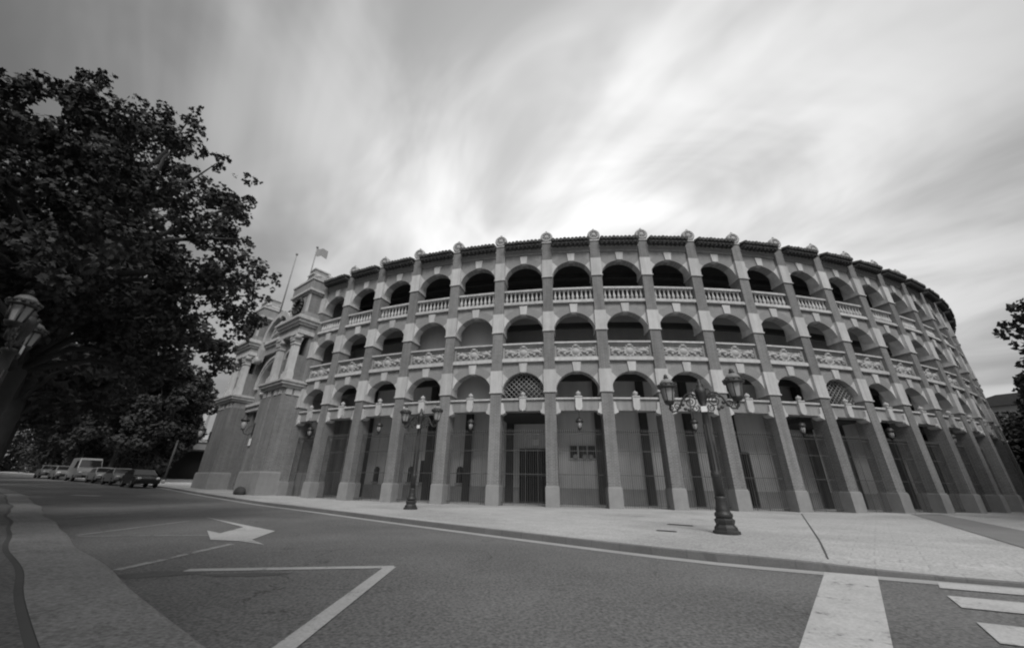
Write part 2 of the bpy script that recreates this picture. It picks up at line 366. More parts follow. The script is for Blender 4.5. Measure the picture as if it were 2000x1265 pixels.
# left side: sloping stone apron, dark joint, pavement
# EL runs from far left to near right, so its left normal points to the road; the pavement lies at negative offsets
strip('pavement', EL, NL, [-16, -10, -6, -3.5, -2, -1.2, -0.76], lambda x, y, o: rise(x, y) - 0.004, PAVEL)
strip('pavement_joint', EL, NL, [-0.765, -0.692], lambda x, y, o: rise(x, y) - 0.008, JOINT)
b = MB()
rng = random.Random(5)
for i in range(len(EL) - 1):
    p, q, p2, q2 = EL[i], NL[i], EL[i + 1], NL[i + 1]
    ir = rng.uniform(-0.012, 0.012); prof = [(-0.70, -0.004), (-0.35, -0.014), (-0.05, -0.03), (-0.01, -0.05), (0.012, -0.3)]
    for (o0, z0), (o1, z1) in zip(prof, prof[1:]):
        w = lambda pp, qq, o, z: (pp.x + qq.x * o, pp.y + qq.y * o, rise(pp.x, pp.y) + z)
        b.poly([w(p, q, o0, z0), w(p2, q2, o0, z0), w(p2, q2, o1, z1), w(p, q, o1, z1)][::-1], KERBL)
b.build('kerb_apron', kind='structure')

def flat_poly(name, pts, m, z, kind='structure', sub=True):
    b = MB(); b.poly([(x, y, z + rise(x, y)) for x, y in pts], m); o = b.build(name, kind=kind)
    return o
RZ = ROADZ + 0.006
def line(name, a, c, w, m, dz=0.0):
    a, c = Vector(a), Vector(c); d = (c - a).normalized(); q = Vector((-d.y, d.x)) * w / 2; n = max(1, int((c - a).length / 0.8))
    b = MB()
    for k in range(n + 1):
        p = a.lerp(c, k / n)
        for s_ in (1, -1): e = p + q * s_; b.v.append((e.x, e.y, RZ + dz + rise(e.x, e.y)))
    for k in range(n): b.face((2 * k, 2 * k + 1, 2 * k + 3, 2 * k + 2), m)
    return b.build(name, kind='structure')
flat_poly('turn_arrow', [(-9.84, 13.73), (-6.85, 11.02), (-6.5, 9.66), (-7.15, 10.15), (-5.96, 8.63), (-5.3, 8.50), (-4.55, 8.09), (-5.2, 8.75), (-5.62, 10.3)], PAINT, RZ + 0.003)
line('parking_line', (-5.04, 5.72), (-5.2, 8.14), 0.13, PAINTW)
line('parking_line', (-8.79, 8.78), (-6.4, 9.35), 0.09, PAINTW)
line('parking_line', (-8.96, 8.93), (-9.36, 12.44), 0.10, PAINTW)
line('parking_line', (-13.2, 12.6), (-13.6, 16.0), 0.10, PAINTW)
line('parking_line', (-4.2, 5.80), (-1.62, 6.27), 0.17, PAINT)
line('parking_line', (-1.66, 6.25), (-1.535, 2.6), 0.165, PAINT, 0.004)
line('road_dash', (-25.3, 24.0), (-23.8, 24.1), 0.45, PAINT)
flat_poly('stop_line', [(4.66, 6.45), (5.21, 6.20), (2.2, 2.7), (1.62, 2.83)], PAINT, RZ + 0.004)
for c0, c1 in (((5.74, 5.90), (5.42, 5.57)), ((5.10, 5.19), (4.72, 4.69)), ((4.32, 4.21), (3.90, 3.68)), ((3.52, 3.2), (3.1, 2.67)), ((2.7, 2.2), (2.3, 1.66))):
    e = Vector((0.913, -0.408)) * 3.0
    flat_poly('zebra_bar', [c0, (c0[0] + e.x, c0[1] + e.y), (c1[0] + e.x, c1[1] + e.y), c1], PAINT, RZ + 0.004)
STAIN = mat('road_stain', 0.10, 0.4, 2.0, 0.8, 0.4, 40, 0.5, 30)
rs = random.Random(8)
for x, y, a_, b_, ro in ((-4.35, 5.55, 0.62, 0.22, 0.5), (-3.3, 5.62, 0.5, 0.12, 0.2)):
    pts = []
    for k in range(22):
        t_ = 2 * PI * k / 22; q = rs.uniform(0.7, 1.15); u, v = a_ * q * math.cos(t_), b_ * q * math.sin(t_); pts.append((x + u * math.cos(ro) - v * math.sin(ro), y + u * math.sin(ro) + v * math.cos(ro)))
    flat_poly('road_stain', pts, STAIN, ROADZ + 0.003)
def ground_strip(name, L_, R_, m, dz):
    b = MB(); n = 24
    for k in range(n + 1):
        for P in (L_, R_):
            p = Vector(P[0]).lerp(Vector(P[1]), k / n); b.v.append((p.x, p.y, pz(p.x, p.y) + dz))
    for k in range(n): b.face((2 * k, 2 * k + 1, 2 * k + 3, 2 * k + 2), m)
    return b.build(name, kind='structure')
ground_strip('paving_band', ((8.0, 5.75), (21.2, 21.9)), ((9.9, 5.75), (23.3, 22.4)), PAVEB, 0.012)
ground_strip('paving_joint', ((6.69, 9.19), (14.14, 20.11)), ((6.72, 9.18), (14.18, 20.10)), JOINT, 0.010)
ground_strip('paving_joint', ((5.08, 6.9), (6.69, 9.19)), ((5.105, 6.89), (6.72, 9.18)), JOINT, 0.010)
def cover(a, c, w, lab):
    a, c = Vector(a), Vector(c); mid = (a + c) / 2; d = c - a; L_ = d.length / 2
    t = thing('drain_grate', lab, 'drain grate', (mid.x, mid.y, 0), math.atan2(d.y, d.x))
    f = MB(); f.box(-L_, L_, -w, w, 0.004, 0.012, IRON); f.build('frame', t)
    g = MB()
    for k in range(9): x = -L_ + 0.05 + (2 * L_ - 0.1) * k / 8; g.box(x - 0.018, x + 0.018, -w * 0.8, w * 0.8, 0.013, 0.02, IRONG)
    g.build('slot_bar', t)
cover((4.77, 12.6), (5.32, 12.15), 0.09, 'longer dark iron drain grate in the paving, nearer the arcade')
cover((3.73, 10.66), (4.14, 10.42), 0.07, 'shorter dark iron drain grate in the paving, nearer the kerb')

# ------------------------------------------------------------------ the bullring
R, CX, CY, TH0, BAY = 51.292, 10.0057, 72.661, -0.15, 3.3
DTH = BAY / R
ring = thing('bullring', 'round brick bullring with three tiers of pale arches above a tall pillared portico', 'bullring', (CX, CY, 0))
def rp(th, rad=0.0): return ((R + rad) * math.sin(th), -(R + rad) * math.cos(th), 0)
I0, I1 = -6, 22
A, HX = 1.32, 1.345
LV = [(6.15, 5.85, 8.11), (10.08, 9.38, 12.08), (14.0, 13.26, 16.02)]   # springing, sill, underside of the next ledge

# pillar meshes
def m_pillar():
    b = MB(); b.box(-0.33, 0.33, 0, 0.95, -0.3, 16.78, BRICK); return b.mesh('pillar')
def m_pedestal():
    b = MB(); b.box(-0.375, 0.375, -0.08, 1.0, -0.3, 0.98, PEDST); b.box(-0.36, 0.36, -0.06, 0.98, 0.98, 1.05, PEDST, taper=0.015); return b.mesh('pedestal')
def m_spring(z0, z1, hw):
    b = MB(); b.box(-hw, hw, -0.03, 0.97, z0 + 0.07, z1, STONE); b.box(-hw - 0.035, hw + 0.035, -0.07, 1.0, z0, z0 + 0.068, STONE); return b.mesh('springer')
def m_cap():
    b = MB(); b.box(-0.36, 0.36, -0.05, 0.97, 16.785, 16.88, STONE)
    c = (0, 0, 17.28)
    b.lathe([(0.001, -0.10), (0.10, -0.10), (0.15, -0.06), (0.17, -0.02), (0.27, -0.02), (0.29, -0.08), (0.34, -0.10), (0.41, -0.07), (0.435, 0.02), (0.43, 0.20), (0.36, 0.26), (0.30, 0.6), (0.2, 1.0), (0.12, 1.25), (0.001, 1.28)], RELIEF, c, 20, axis='y')
    for k in range(8):
        a = k * PI / 4; b.sphere((0.22 * math.cos(a), -0.05, 17.28 + 0.22 * math.sin(a)), 0.06, RELIEF, 6, 4)
    b.lathe([(0.07, 0), (0.05, 0.06), (0.08, 0.11), (0.03, 0.17), (0.001, 0.19)], RELIEF, (0, 0.05, 17.68), 8)
    b.lathe([(0.12, 0), (0.06, 0.16), (0.11, 0.26), (0.05, 0.36), (0.001, 0.42)], RELIEF, (0, 0.95, 17.42), 8)
    return b.mesh('medallion')
M_PIL, M_PED, M_CAP = m_pillar(), m_pedestal(), m_cap()
M_SPR = [m_spring(6.15, 7.55, 0.375), m_spring(10.08, 11.44, 0.362), m_spring(14.0, 15.39, 0.35)]
for i in range(I0, I1 + 1):
    th = TH0 + i * DTH
    p = obj('pillar', M_PIL, ring, rp(th), th)
    obj('pedestal', M_PED, p)
    for ms in M_SPR: obj('springer_block', ms, p)
    obj('medallion', M_CAP, p)

def m_arch(k):
    zs, sill, top = LV[k]; b = MB()
    b.arch_wall(HX, zs, top, A, zs, 0.20, 0.78, PLAS, STONE, BRICKD)
    ROUT = 1.80
    b.ring_plate(A, zs, ROUT, 0.78, PI - 0.78, 0.180, 0.20, BRICKD, clip=1.325, seg=24)
    for t0, t1 in ((0.0, 0.78), (PI - 0.78, PI)): b.ring_plate(A, zs, 9.9, t0, t1, 0.150, 0.20, STONE, clip=1.325, seg=10)
    return b.mesh('arch')
def m_key(k):
    zs = LV[k][0]; b = MB(); top = min(zs + A + 0.6, LV[k][2] - 0.01)
    b.prism([(-0.2, zs + A - 0.01), (0.2, zs + A - 0.01), (0.265, top), (-0.265, top)], 0.09, 0.42, STONE); return b.mesh('keystone')
M_ARCH = [m_arch(k) for k in range(3)]; M_KEY = [m_key(k) for k in range(3)]
b = MB(); b.box(-HX, HX, 0.20, 0.78, 5.16, 5.745, PLAS); b.box(-HX, HX, 0.09, 0.85, 5.75, 5.85, STONE); b.box(-HX, HX, 0.165, 0.80, 5.10, 5.157, PLAS); M_LIN = b.mesh('lintel')
b = MB(); b.prism([(-0.19, 5.85), (-0.2, 5.3), (-0.15, 5.12), (0.15, 5.12), (0.2, 5.3), (0.19, 5.85)], 0.0, 0.195, STONE); b.box(-0.22, 0.22, -0.03, 0.3, 5.855, 5.92, STONE)
b.sphere((0, 0.0, 5.1), 0.07, STONE, 8, 5)
b.lathe([(0.10, 0), (0.07, 0.03), (0.14, 0.10), (0.155, 0.17), (0.12, 0.24), (0.05, 0.27), (0.035, 0.31), (0.001, 0.33)], RELIEF, (0, 0.12, 5.92), 12); M_CON = b.mesh('console')
M_COR = []
for s_ in (-1, 1):
    b = MB(); b.prism([(s_ * x, z) for x, z in [(1.34, 5.62), (1.18, 5.55), (1.14, 5.2), (1.06, 5.08), (1.06, 4.98), (1.2, 4.92), (1.34, 4.86)]], 0.06, 0.62, STONE); M_COR.append(b.mesh('corbel'))
b = MB(); b.box(-HX, HX, 0.02, 0.6, 8.115, 8.30, STONE); b.box(-HX, HX, 0.06, 0.6, 8.30, 8.34, STONE); M_LED2 = b.mesh('ledge')
b = MB(); b.box(-HX, HX, 0.02, 0.7, 12.085, 12.20, STONE); b.box(-HX, HX, 0.06, 0.7, 12.20, 12.30, STONE); M_LED3 = b.mesh('ledge')
b = MB(); b.box(-HX, HX, 0.27, 0.55, 8.345, 9.265, PLAS); b.box(-HX, HX, 0.08, 0.62, 9.27, 9.375, STONE)
for x0, x1, z0, z1 in ((-HX, -1.19, 8.35, 9.26), (1.19, HX, 8.35, 9.26), (-1.185, 1.185, 9.13, 9.262), (-1.185, 1.185, 8.35, 8.43)): b.box(x0, x1, 0.20, 0.268, z0, z1, PLAS)
M_PAN = b.mesh('parapet')
def m_shield():
    b = MB(); c = (0, 0.27, 8.76)
    b.lathe([(0.36, 0.0), (0.36, -0.06), (0.30, -0.09), (0.28, -0.05), (0.24, -0.05), (0.2, -0.12), (0.001, -0.13)], RELIEF, c, 18, axis='y', flat=(0.98, 0.92))
    for k in range(12):
        a = k * PI / 6; b.sphere((0.37 * math.cos(a), 0.24, 8.76 + 0.34 * math.sin(a)), 0.075, RELIEF, 6, 4)
    b.lathe([(0.17, 0), (0.14, 0.05), (0.2, 0.13), (0.13, 0.17), (0.001, 0.2)], RELIEF, (0, 0.22, 9.07), 10, flat=(1, 0.5))
    return b.mesh('shield')
def m_garland(s_):
    b = MB(); rg = random.Random(3)
    b.sphere((s_ * 0.80, 0.24, 8.80), 0.20, RELIEF, 10, 6, (1.5, 0.6, 0.62)); b.sphere((s_ * 0.66, 0.24, 8.72), 0.14, RELIEF, 8, 5, (1.2, 0.6, 0.8))
    for k in range(10):
        u = k / 9; b.sphere((s_ * (0.48 + 0.62 * u), 0.23, 8.70 + 0.20 * math.sin(u * PI) * rg.uniform(-0.6, 1.2)), rg.uniform(0.05, 0.10), RELIEF, 6, 4)
    for k in range(2): b.lathe([(0.10, 0.0), (0.10, -0.06), (0.05, -0.08), (0.001, -0.03)], RELIEF, (s_ * 1.08, 0.27, 8.62 + 0.30 * k), 10, axis='y')
    return b.mesh('garland')
M_SHI = m_shield(); M_GAR = [m_garland(-1), m_garland(1)]
BAL = [(0.085, 0), (0.085, 0.07), (0.05, 0.09), (0.06, 0.14), (0.095, 0.24), (0.10, 0.30), (0.055, 0.46), (0.04, 0.58), (0.05, 0.66), (0.07, 0.68), (0.075, 0.74), (0.085, 0.75), (0.085, 0.80)]
b = MB(); b.lathe(BAL, STONE, (0, 0, 0), 9); M_BALU = b.mesh('baluster')
b = MB(); b.box(-HX, HX, 0.12, 0.46, 13.10, 13.20, STONE); b.box(-HX, HX, 0.16, 0.42, 13.20, 13.25, STONE); M_RAIL = b.mesh('balustrade')
BALX = [-1.16 + 2.32 * k / 8 for k in range(9)]
b = MB(); b.box(-HX, HX, 0.12, 0.8, 16.02, 16.16, PLAS); b.box(-HX, HX, 0.05, 0.8, 16.16, 16.30, BRICKD); b.box(-HX, HX, -0.03, 0.8, 16.30, 16.42, PLAS); M_COU = b.mesh('cornice')
def m_eave():
    b = MB(); b.prism([(-1.31, 16.60), (1.31, 16.60), (1.31, 16.44), (-1.31, 16.44)], -0.42, 0.9, TILE)
    for k in range(9): x = -1.2 + 2.4 * k / 8; b.box(x - 0.05, x + 0.05, -0.38, 0.0, 16.34, 16.435, TILE)
    SL = 0.30; rg = random.Random(9)
    for k in range(10):
        x = -1.19 + 2.38 * k / 9; z0 = 16.70 + rg.uniform(-0.012, 0.012); y0 = -0.54 + rg.uniform(-0.02, 0.02)
        b.tube([(x, y0, z0), (x, y0 + 0.02, z0), (x, 0.9, z0 + SL * 1.44), (x, 2.2, z0 + SL * 2.74)], [0.10, 0.135, 0.13, 0.125], TILE, 9)
    b.poly([(-1.31, -0.42, 16.605), (1.31, -0.42, 16.605), (1.31, 2.2, 17.42), (-1.31, 2.2, 17.42)], TILE)
    return b.mesh('roof_eave')
M_EAVE = m_eave()
def m_railing():
    b = MB(); n = 22
    for k in range(n + 1):
        x = -1.28 + 2.56 * k / n; w = 0.007 if k % 6 else 0.013
        b.box(x - w, x + w, 0.52 - w, 0.52 + w, 0.02, 3.86, IRONG)
        b.lathe([(0.010, 0), (0.035, 0.09), (0.010, 0.2), (0.001, 0.26)], IRONG, (x, 0.52, 3.87), 5)
    for z in (0.14, 1.62, 2.88, 3.80): b.box(-1.31, 1.31, 0.508, 0.532, z, z + 0.03, IRONG)
    return b.mesh('railing')
M_RLG = m_railing()
def m_lattice():
    b = MB(); zs = 6.15; z0 = 5.86
    for sg in (1, -1):
        for k in range(-11, 12):
            # diagonal bar x = c + sg*(z - z0), kept inside the arch
            c = k * 0.31; pts = []
            for q in range(0, 81):
                z = z0 + 1.62 * q / 80; x = c + sg * (z - z0)
                if (z < zs and abs(x) < A) or x * x + (z - zs) ** 2 < (A - 0.005) ** 2: pts.append((x, 0.5 + 0.012 * sg, z))
            if len(pts) > 3: b.tube([pts[0], pts[-1]], 0.026, PEDST, 5)
    return b.mesh('lattice_grille')
M_LAT = m_lattice()
nb = 0; stuffb = MB()
bays = sorted(range(I0, I1), key=lambda i: abs(i - 1.0))
for i in bays:
    th = TH0 + (i + 0.5) * DTH; sag = -(R - R * math.cos(DTH / 2))
    loc = rp(th, sag)
    for k in range(3):
        a = obj('arch', M_ARCH[k], ring, loc, th); obj('keystone', M_KEY[k], a)
    l = obj('lintel', M_LIN, ring, loc, th); obj('console', M_CON, l); obj('corbel', M_COR[0], l); obj('corbel', M_COR[1], l)
    obj('ledge', M_LED2, ring, loc, th); obj('ledge', M_LED3, ring, loc, th)
    pa = obj('parapet', M_PAN, ring, loc, th); obj('shield', M_SHI, pa); obj('garland', M_GAR[0], pa); obj('garland', M_GAR[1], pa)
    ba = obj('balustrade', M_RAIL, ring, loc, th)
    for x in BALX:
        if nb < 99: obj('baluster', M_BALU, ba, (x, 0.29, 12.30)); nb += 1
        else:
            c_, s_ = math.cos(th), math.sin(th); stuffb.lathe(BAL, STONE, (0, 0, 0), 7, M=Matrix.Translation(Vector(loc)) @ Matrix.Rotation(th, 4, 'Z') @ Matrix.Translation((x, 0.29, 12.30)))
    obj('cornice', M_COU, ring, loc, th)
    obj('roof_eave', M_EAVE, ring, loc, th)
    obj('iron_railing', M_RLG, ring, loc, th)
    if (i + 1) % 6 == 0: obj('lattice_grille', M_LAT, ring, loc, th)
stuffb.build('baluster', ring, kind='stuff')

# gallery behind the arches: floors, back walls, roof
def ring_shell(profile, m, t0, t1, n=90, close=True):
    """profile of (rad, z) points swept round the ring"""
    b = MB(); k = len(profile)
    for j in range(n + 1):
        th = t0 + (t1 - t0) * j / n
        for r_, z in profile: x, y, _ = rp(th, r_); b.v.append((x, y, z))
    for j in range(n):
        for q in range(k if close else k - 1):
            q2 = (q + 1) % k; b.face((j * k + q, (j + 1) * k + q, (j + 1) * k + q2, j * k + q2), m)
    b.face(list(range(k)), m); b.face([n * k + q for q in reversed(range(k))], m)
    return b
T0, T1 = TH0 - 14.3 * DTH, TH0 + 24 * DTH
def rect(r0, r1, z0, z1): return [(r0, z0), (r1, z0), (r1, z1), (r0, z1)]
for z0, z1, m in ((8.35, 8.6, CEILP), (12.3 - 0.25, 12.28, CEIL)): ring_shell(rect(-7.1, -0.6, z0, z1), m, T0, T1).build('gallery_floor', ring)
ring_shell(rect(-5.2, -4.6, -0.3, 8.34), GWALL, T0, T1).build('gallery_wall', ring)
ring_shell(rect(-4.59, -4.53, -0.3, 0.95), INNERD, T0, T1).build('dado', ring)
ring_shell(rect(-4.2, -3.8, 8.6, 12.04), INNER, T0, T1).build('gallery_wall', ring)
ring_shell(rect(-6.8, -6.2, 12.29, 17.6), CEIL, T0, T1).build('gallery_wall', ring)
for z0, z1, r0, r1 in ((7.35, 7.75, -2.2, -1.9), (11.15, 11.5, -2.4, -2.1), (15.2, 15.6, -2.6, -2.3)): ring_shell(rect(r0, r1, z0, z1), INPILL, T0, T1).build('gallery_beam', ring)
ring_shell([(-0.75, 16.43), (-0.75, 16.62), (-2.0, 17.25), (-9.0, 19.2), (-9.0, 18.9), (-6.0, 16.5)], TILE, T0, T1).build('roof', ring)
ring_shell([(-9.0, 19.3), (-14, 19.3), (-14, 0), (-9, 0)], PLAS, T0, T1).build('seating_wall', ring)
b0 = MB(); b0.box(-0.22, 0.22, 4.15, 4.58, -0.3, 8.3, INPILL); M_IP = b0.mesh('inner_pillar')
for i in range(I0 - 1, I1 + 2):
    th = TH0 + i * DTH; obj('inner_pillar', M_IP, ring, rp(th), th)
# pale room fronts seen through some arches
def bayloc(i): th = TH0 + (i + 0.5) * DTH; return th, rp(th)
b0 = MB(); b0.box(-1.6, 1.6, 1.6, 1.8, 5.52, 8.33, INNERL); M_R1 = b0.mesh('room_wall')
b0 = MB(); b0.box(-1.6, 1.6, 1.6, 1.8, 8.62, 12.03, INNERL); M_R2 = b0.mesh('room_wall')
th, l = bayloc(-2); obj('room_wall', M_R1, ring, l, th); obj('room_wall', M_R2, ring, l, th)
th, l = bayloc(-3); obj('room_wall', M_R2, ring, l, th)
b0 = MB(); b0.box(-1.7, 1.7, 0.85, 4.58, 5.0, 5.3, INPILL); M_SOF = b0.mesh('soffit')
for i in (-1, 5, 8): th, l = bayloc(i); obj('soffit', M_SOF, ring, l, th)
# doors, windows and plates on the ground floor wall
def wall_part(name, bld, th, par=None): return bld.build(name, ring, rp(th), th)
def door(th, w, h):
    b = MB(); b.box(-w, w, 4.460, 4.560, 0.0, h, DARK)
    d = wall_part('gate', b, th)
    f = MB()
    for k in range(13):
        x = -w + 2 * w * k / 12; f.box(x - 0.018, x + 0.018, 4.400, 4.450, 0.02, h - 0.02, IRONG)
    for z in (0.1, 0.5 * h, h - 0.08): f.box(-w, w, 4.390, 4.450, z - 0.03, z + 0.03, IRONG)
    f.build('gate_bar', d)
    p = MB(); p.box(-0.22, 0.22, 4.530, 4.590, h + 0.25, h + 0.62, TAGW); p.build('number_plate', d)
def ang(px): return px
def th_of(X, Y): return math.atan2(X - CX, -(Y - CY))
door(TH0 - 0.42 * DTH, 1.08, 3.35)
door(TH0 + 3.95 * DTH, 1.05, 3.35)
def vent(th):
    b = MB(); b.box(-0.92, 0.92, 4.500, 4.585, 2.72, 3.62, GWALL); w = wall_part('window', b, th)
    for k in range(3):
        x = -0.60 + 0.60 * k; f = MB(); f.box(x - 0.26, x + 0.26, 4.470, 4.497, 2.78, 3.56, DARK)
        for q in range(4): f.box(x - 0.21 + 0.14 * q - 0.015, x - 0.21 + 0.14 * q + 0.015, 4.440, 4.468, 2.78, 3.56, IRONG)
        f.lathe([(0.17, 0), (0.17, -0.03), (0.001, -0.04)], INNER, (x + (0.12 if k < 2 else -0.1), 4.468, 2.86), 10, axis='y')
        f.build('pane', w)
vent(TH0 + 0.62 * DTH)
def ticket(th, arched=True, hw=0.22, z0=1.15, z1=2.2):
    b = MB()
    if arched:
        pts = [(-hw, z0), (hw, z0)] + [(hw * math.cos(PI * k / 10), z1 - hw + hw * math.sin(PI * k / 10)) for k in range(11)]
    else: pts = [(-hw, z0), (hw, z0), (hw, z1), (-hw, z1)]
    b.prism(pts, 4.500, 4.585, DARK); w = wall_part('ticket_window', b, th)
    f = MB()
    for q in range(3): x = -hw + 2 * hw * (q + 1) / 4; f.box(x - 0.012, x + 0.012, 4.470, 4.495, z0, z1 - 0.03, IRONG)
    f.box(-hw - 0.08, hw + 0.08, 4.420, 4.495, z0 - 0.08, z0, INNERD); f.build('bar', w)
    return w
ticket(TH0 - 2.20 * DTH); ticket(TH0 - 3.15 * DTH, False, 0.3, 1.15, 2.6); ticket(TH0 - 3.5 * DTH)
ticket(TH0 - 4.15 * DTH, False, 0.26, 1.15, 2.6); ticket(TH0 - 4.55 * DTH)

# ------------------------------------------------------------------ entrance pavilion of the bullring
TTH = -0.65
P6 = Vector((CX + R * math.sin(TH0 - 6 * DTH), CY - R * math.cos(TH0 - 6 * DTH)))
Tn, Tt = Vector((math.sin(TTH), -math.cos(TTH))), Vector((math.cos(TTH), math.sin(TTH)))
TC = P6 + Tn * 1.22 - Tt * 6.6
tl = (TC.x - CX, TC.y - CY, 0)
def part(name, b, parent=ring): return b.build(name, parent, tl if parent is ring else None, TTH if parent is ring else None)
for s_ in (-1, 1):
    X = lambda a, c: (min(s_ * a, s_ * c), max(s_ * a, s_ * c))
    b = MB(); b.box(*X(3.05, 6.6), 0, 5, -0.4, 7.0, BRICK); b.box(*X(3.05, 4.75), -0.07, -0.002, 1.66, 6.95, BRICK); pr_ = part('entrance_pier', b)
    b = MB(); b.box(*X(2.98, 6.68), -0.14, 5, -0.4, 1.55, PEDST); b.box(*X(2.99, 6.67), -0.12, 5, 1.55, 1.66, PEDST, taper=0.03); b.build('pedestal', pr_)
    b = MB(); b.box(*X(3.05, 6.58), 0.03, 5, 7.002, 7.52, PLAS)
    for x in (3.5, 4.3, 5.4, 6.15): b.box(*X(x - 0.24, x + 0.24), -0.05, 0.028, 7.02, 7.5, STONE)
    for y in (0.4, 1.0): b.box(*X(6.582, 6.66), y - 0.22, y + 0.22, 7.02, 7.5, STONE)
    b.build('frieze', pr_)
    b = MB(); b.box(*X(2.95, 6.75), -0.2, 5, 7.525, 7.72, STONE); b.box(*X(2.8, 6.9), -0.36, 5, 7.722, 7.92, STONE); b.box(*X(2.72, 6.98), -0.46, 5, 7.922, 8.05, STONE); b.box(*X(2.9, 6.8), -0.28, 5, 8.052, 8.15, STONE); b.build('cornice', pr_)
    M = Matrix.Translation((s_ * 4.83, 0, 0))
    b = MB(); bb = MB(); bb.arch_wall(1.62, 8.16, 11.9, 0.62, 10.2, 0.45, 0.95, BRICK, PLAS, PLAS, 24)
    bb.ring_plate(0.63, 10.2, 0.82, 0, PI, 0.40, 0.45, STONE, seg=16)
    bb.box(-0.6, 0.6, 0.5, 0.8, 8.16, 8.9, STONE); bb.box(-1.62, -0.64, 0.96, 4.9, 8.16, 11.9, BRICK); bb.box(0.64, 1.62, 0.96, 4.9, 8.16, 11.9, BRICK); bb.box(-0.63, 0.63, 1.6, 4.9, 8.16, 11.9, DARK)
    bb.v = [(x + s_ * 4.83, y, z) for x, y, z in bb.v]; uw = part('upper_pier', bb)
    for x in (3.55, 6.12):
        c = MB(); c.box(*X(x - 0.42, x + 0.42), -0.12, 0.44, 8.152, 8.62, STONE); c.box(*X(x - 0.36, x + 0.36), -0.06, 0.44, 8.622, 8.8, STONE)
        c.box(*X(x - 0.27, x + 0.27), 0.0, 0.44, 8.802, 11.0, STONE, taper=0.0)
        for q in (-0.13, 0.0, 0.13): c.box(*X(x + q - 0.03, x + q + 0.03), -0.02, -0.001, 8.95, 10.9, STONE)
        c.box(*X(x - 0.34, x + 0.34), -0.06, 0.44, 11.0, 11.12, STONE); c.box(*X(x - 0.32, x + 0.32), -0.04, 0.44, 11.12, 11.6, RELIEF, taper=-0.08); c.box(*X(x - 0.44, x + 0.44), -0.16, 0.44, 11.72, 11.89, STONE)
        for q in (-0.36, 0.36): c.lathe([(0.16, -0.12), (0.16, 0.3), (0.05, 0.34)], RELIEF, (s_ * x + q, 0.0, 11.58), 10, axis='y')
        for q in range(5): c.sphere((s_ * x - 0.28 + 0.14 * q, -0.06, 11.28), 0.09, RELIEF, 6, 4)
        c.build('column', uw)
    b = MB(); b.box(*X(3.02, 6.62), -0.05, 5, 11.905, 12.22, STONE); b.box(*X(3.06, 6.58), 0.0, 5, 12.222, 12.6, PLAS); part('entablature', b)
    b = MB(); b.box(*X(2.95, 6.70), -0.16, 5, 12.602, 12.8, STONE); b.box(*X(2.82, 6.84), -0.3, 5, 12.802, 13.05, STONE); b.box(*X(2.7, 6.96), -0.46, 5, 13.052, 13.2, STONE); b.box(*X(2.8, 6.86), -0.34, 5, 13.202, 13.4, STONE); part('cornice', b)
    b = MB(); b.box(*X(3.1, 6.6), 0.1, 4.6, 13.402, 13.85, PLAS); b.box(*X(3.25, 6.45), 0.3, 4.4, 13.852, 15.65, BRICK)
    for x in (3.45, 6.25): b.box(*X(x - 0.19, x + 0.19), 0.2, 0.298, 13.853, 15.6, STONE)
    b.box(*X(3.9, 5.85), 0.22, 0.299, 13.853, 15.5, PLAS)
    at = part('attic', b)
    w = MB(); w.lathe([(0.75, -0.02), (0.75, -0.14), (0.6, -0.2), (0.52, -0.08), (0.001, -0.06)], DARK, (s_ * 4.87, 0.24, 14.7), 20, axis='y')
    for k in range(14): a_ = k * PI / 7; w.sphere((s_ * 4.87 + 0.68 * math.cos(a_), 0.06, 14.7 + 0.68 * math.sin(a_)), 0.16, IRON, 6, 4)
    w.build('wreath', at)
    b = MB(); b.box(*X(3.15, 6.55), 0.18, 4.5, 15.652, 15.80, STONE); b.box(*X(3.0, 6.7), 0.0, 4.6, 15.802, 16.0, STONE); b.box(*X(3.1, 6.6), 0.1, 4.5, 16.002, 16.85, PLAS); b.box(*X(3.02, 6.68), 0.02, 4.55, 16.852, 17.0, STONE); bd = part('attic_band', b)
    b = MB(); M = None
    q = [(3.3, 17.0), (6.45, 17.0), (6.4, 17.3), (5.75, 17.45), (5.4, 17.95), (4.35, 17.95), (4.0, 17.45), (3.35, 17.3)]
    b.prism([(s_ * x, z) for x, z in q], 0.5, 1.9, PLAS); b.box(*X(4.3, 5.45), 0.4, 2.0, 17.952, 18.05, STONE); b.box(*X(4.45, 5.3), 0.55, 1.85, 18.052, 18.5, PLAS); b.box(*X(4.38, 5.37), 0.48, 1.92, 18.502, 18.62, STONE)
    for x in (3.55, 6.2): b.sphere((s_ * x, 0.55, 17.4), 0.26, RELIEF, 8, 6)
    b.build('crest', bd)
# centre between the piers
b = MB(); b.arch_wall(3.04, 7.35, 11.9, 2.45, 8.75, 1.4, 2.2, PLAS, STONE, BRICKD, 40); b.box(-3.04, -1.9, 1.4, 2.2, -0.4, 6.7, BRICK); b.box(1.9, 3.04, 1.4, 2.2, -0.4, 6.7, BRICK); cw = part('entrance_wall', b)
b = MB(); b.ring_plate(2.45, 8.75, 2.95, 0, PI, 1.22, 1.4, STONE, seg=30); b.ring_plate(2.62, 8.75, 2.80, 0, PI, 1.12, 1.22, STONE, seg=30); b.build('archivolt', cw)
b = MB(); b.box(-3.04, 3.04, 1.1, 2.4, 6.70, 7.1, STONE); b.box(-3.04, 3.04, 0.95, 2.4, 7.1, 7.34, STONE); b.build('transom', cw)
b = MB(); b.box(-2.44, 2.44, 2.6, 2.8, 7.35, 11.3, DARK)
for k in range(9): x = -2.3 + 4.6 * k / 8; b.box(x - 0.04, x + 0.04, 2.5, 2.598, 7.35, 11.1, IRON)
b.build('fanlight', cw)
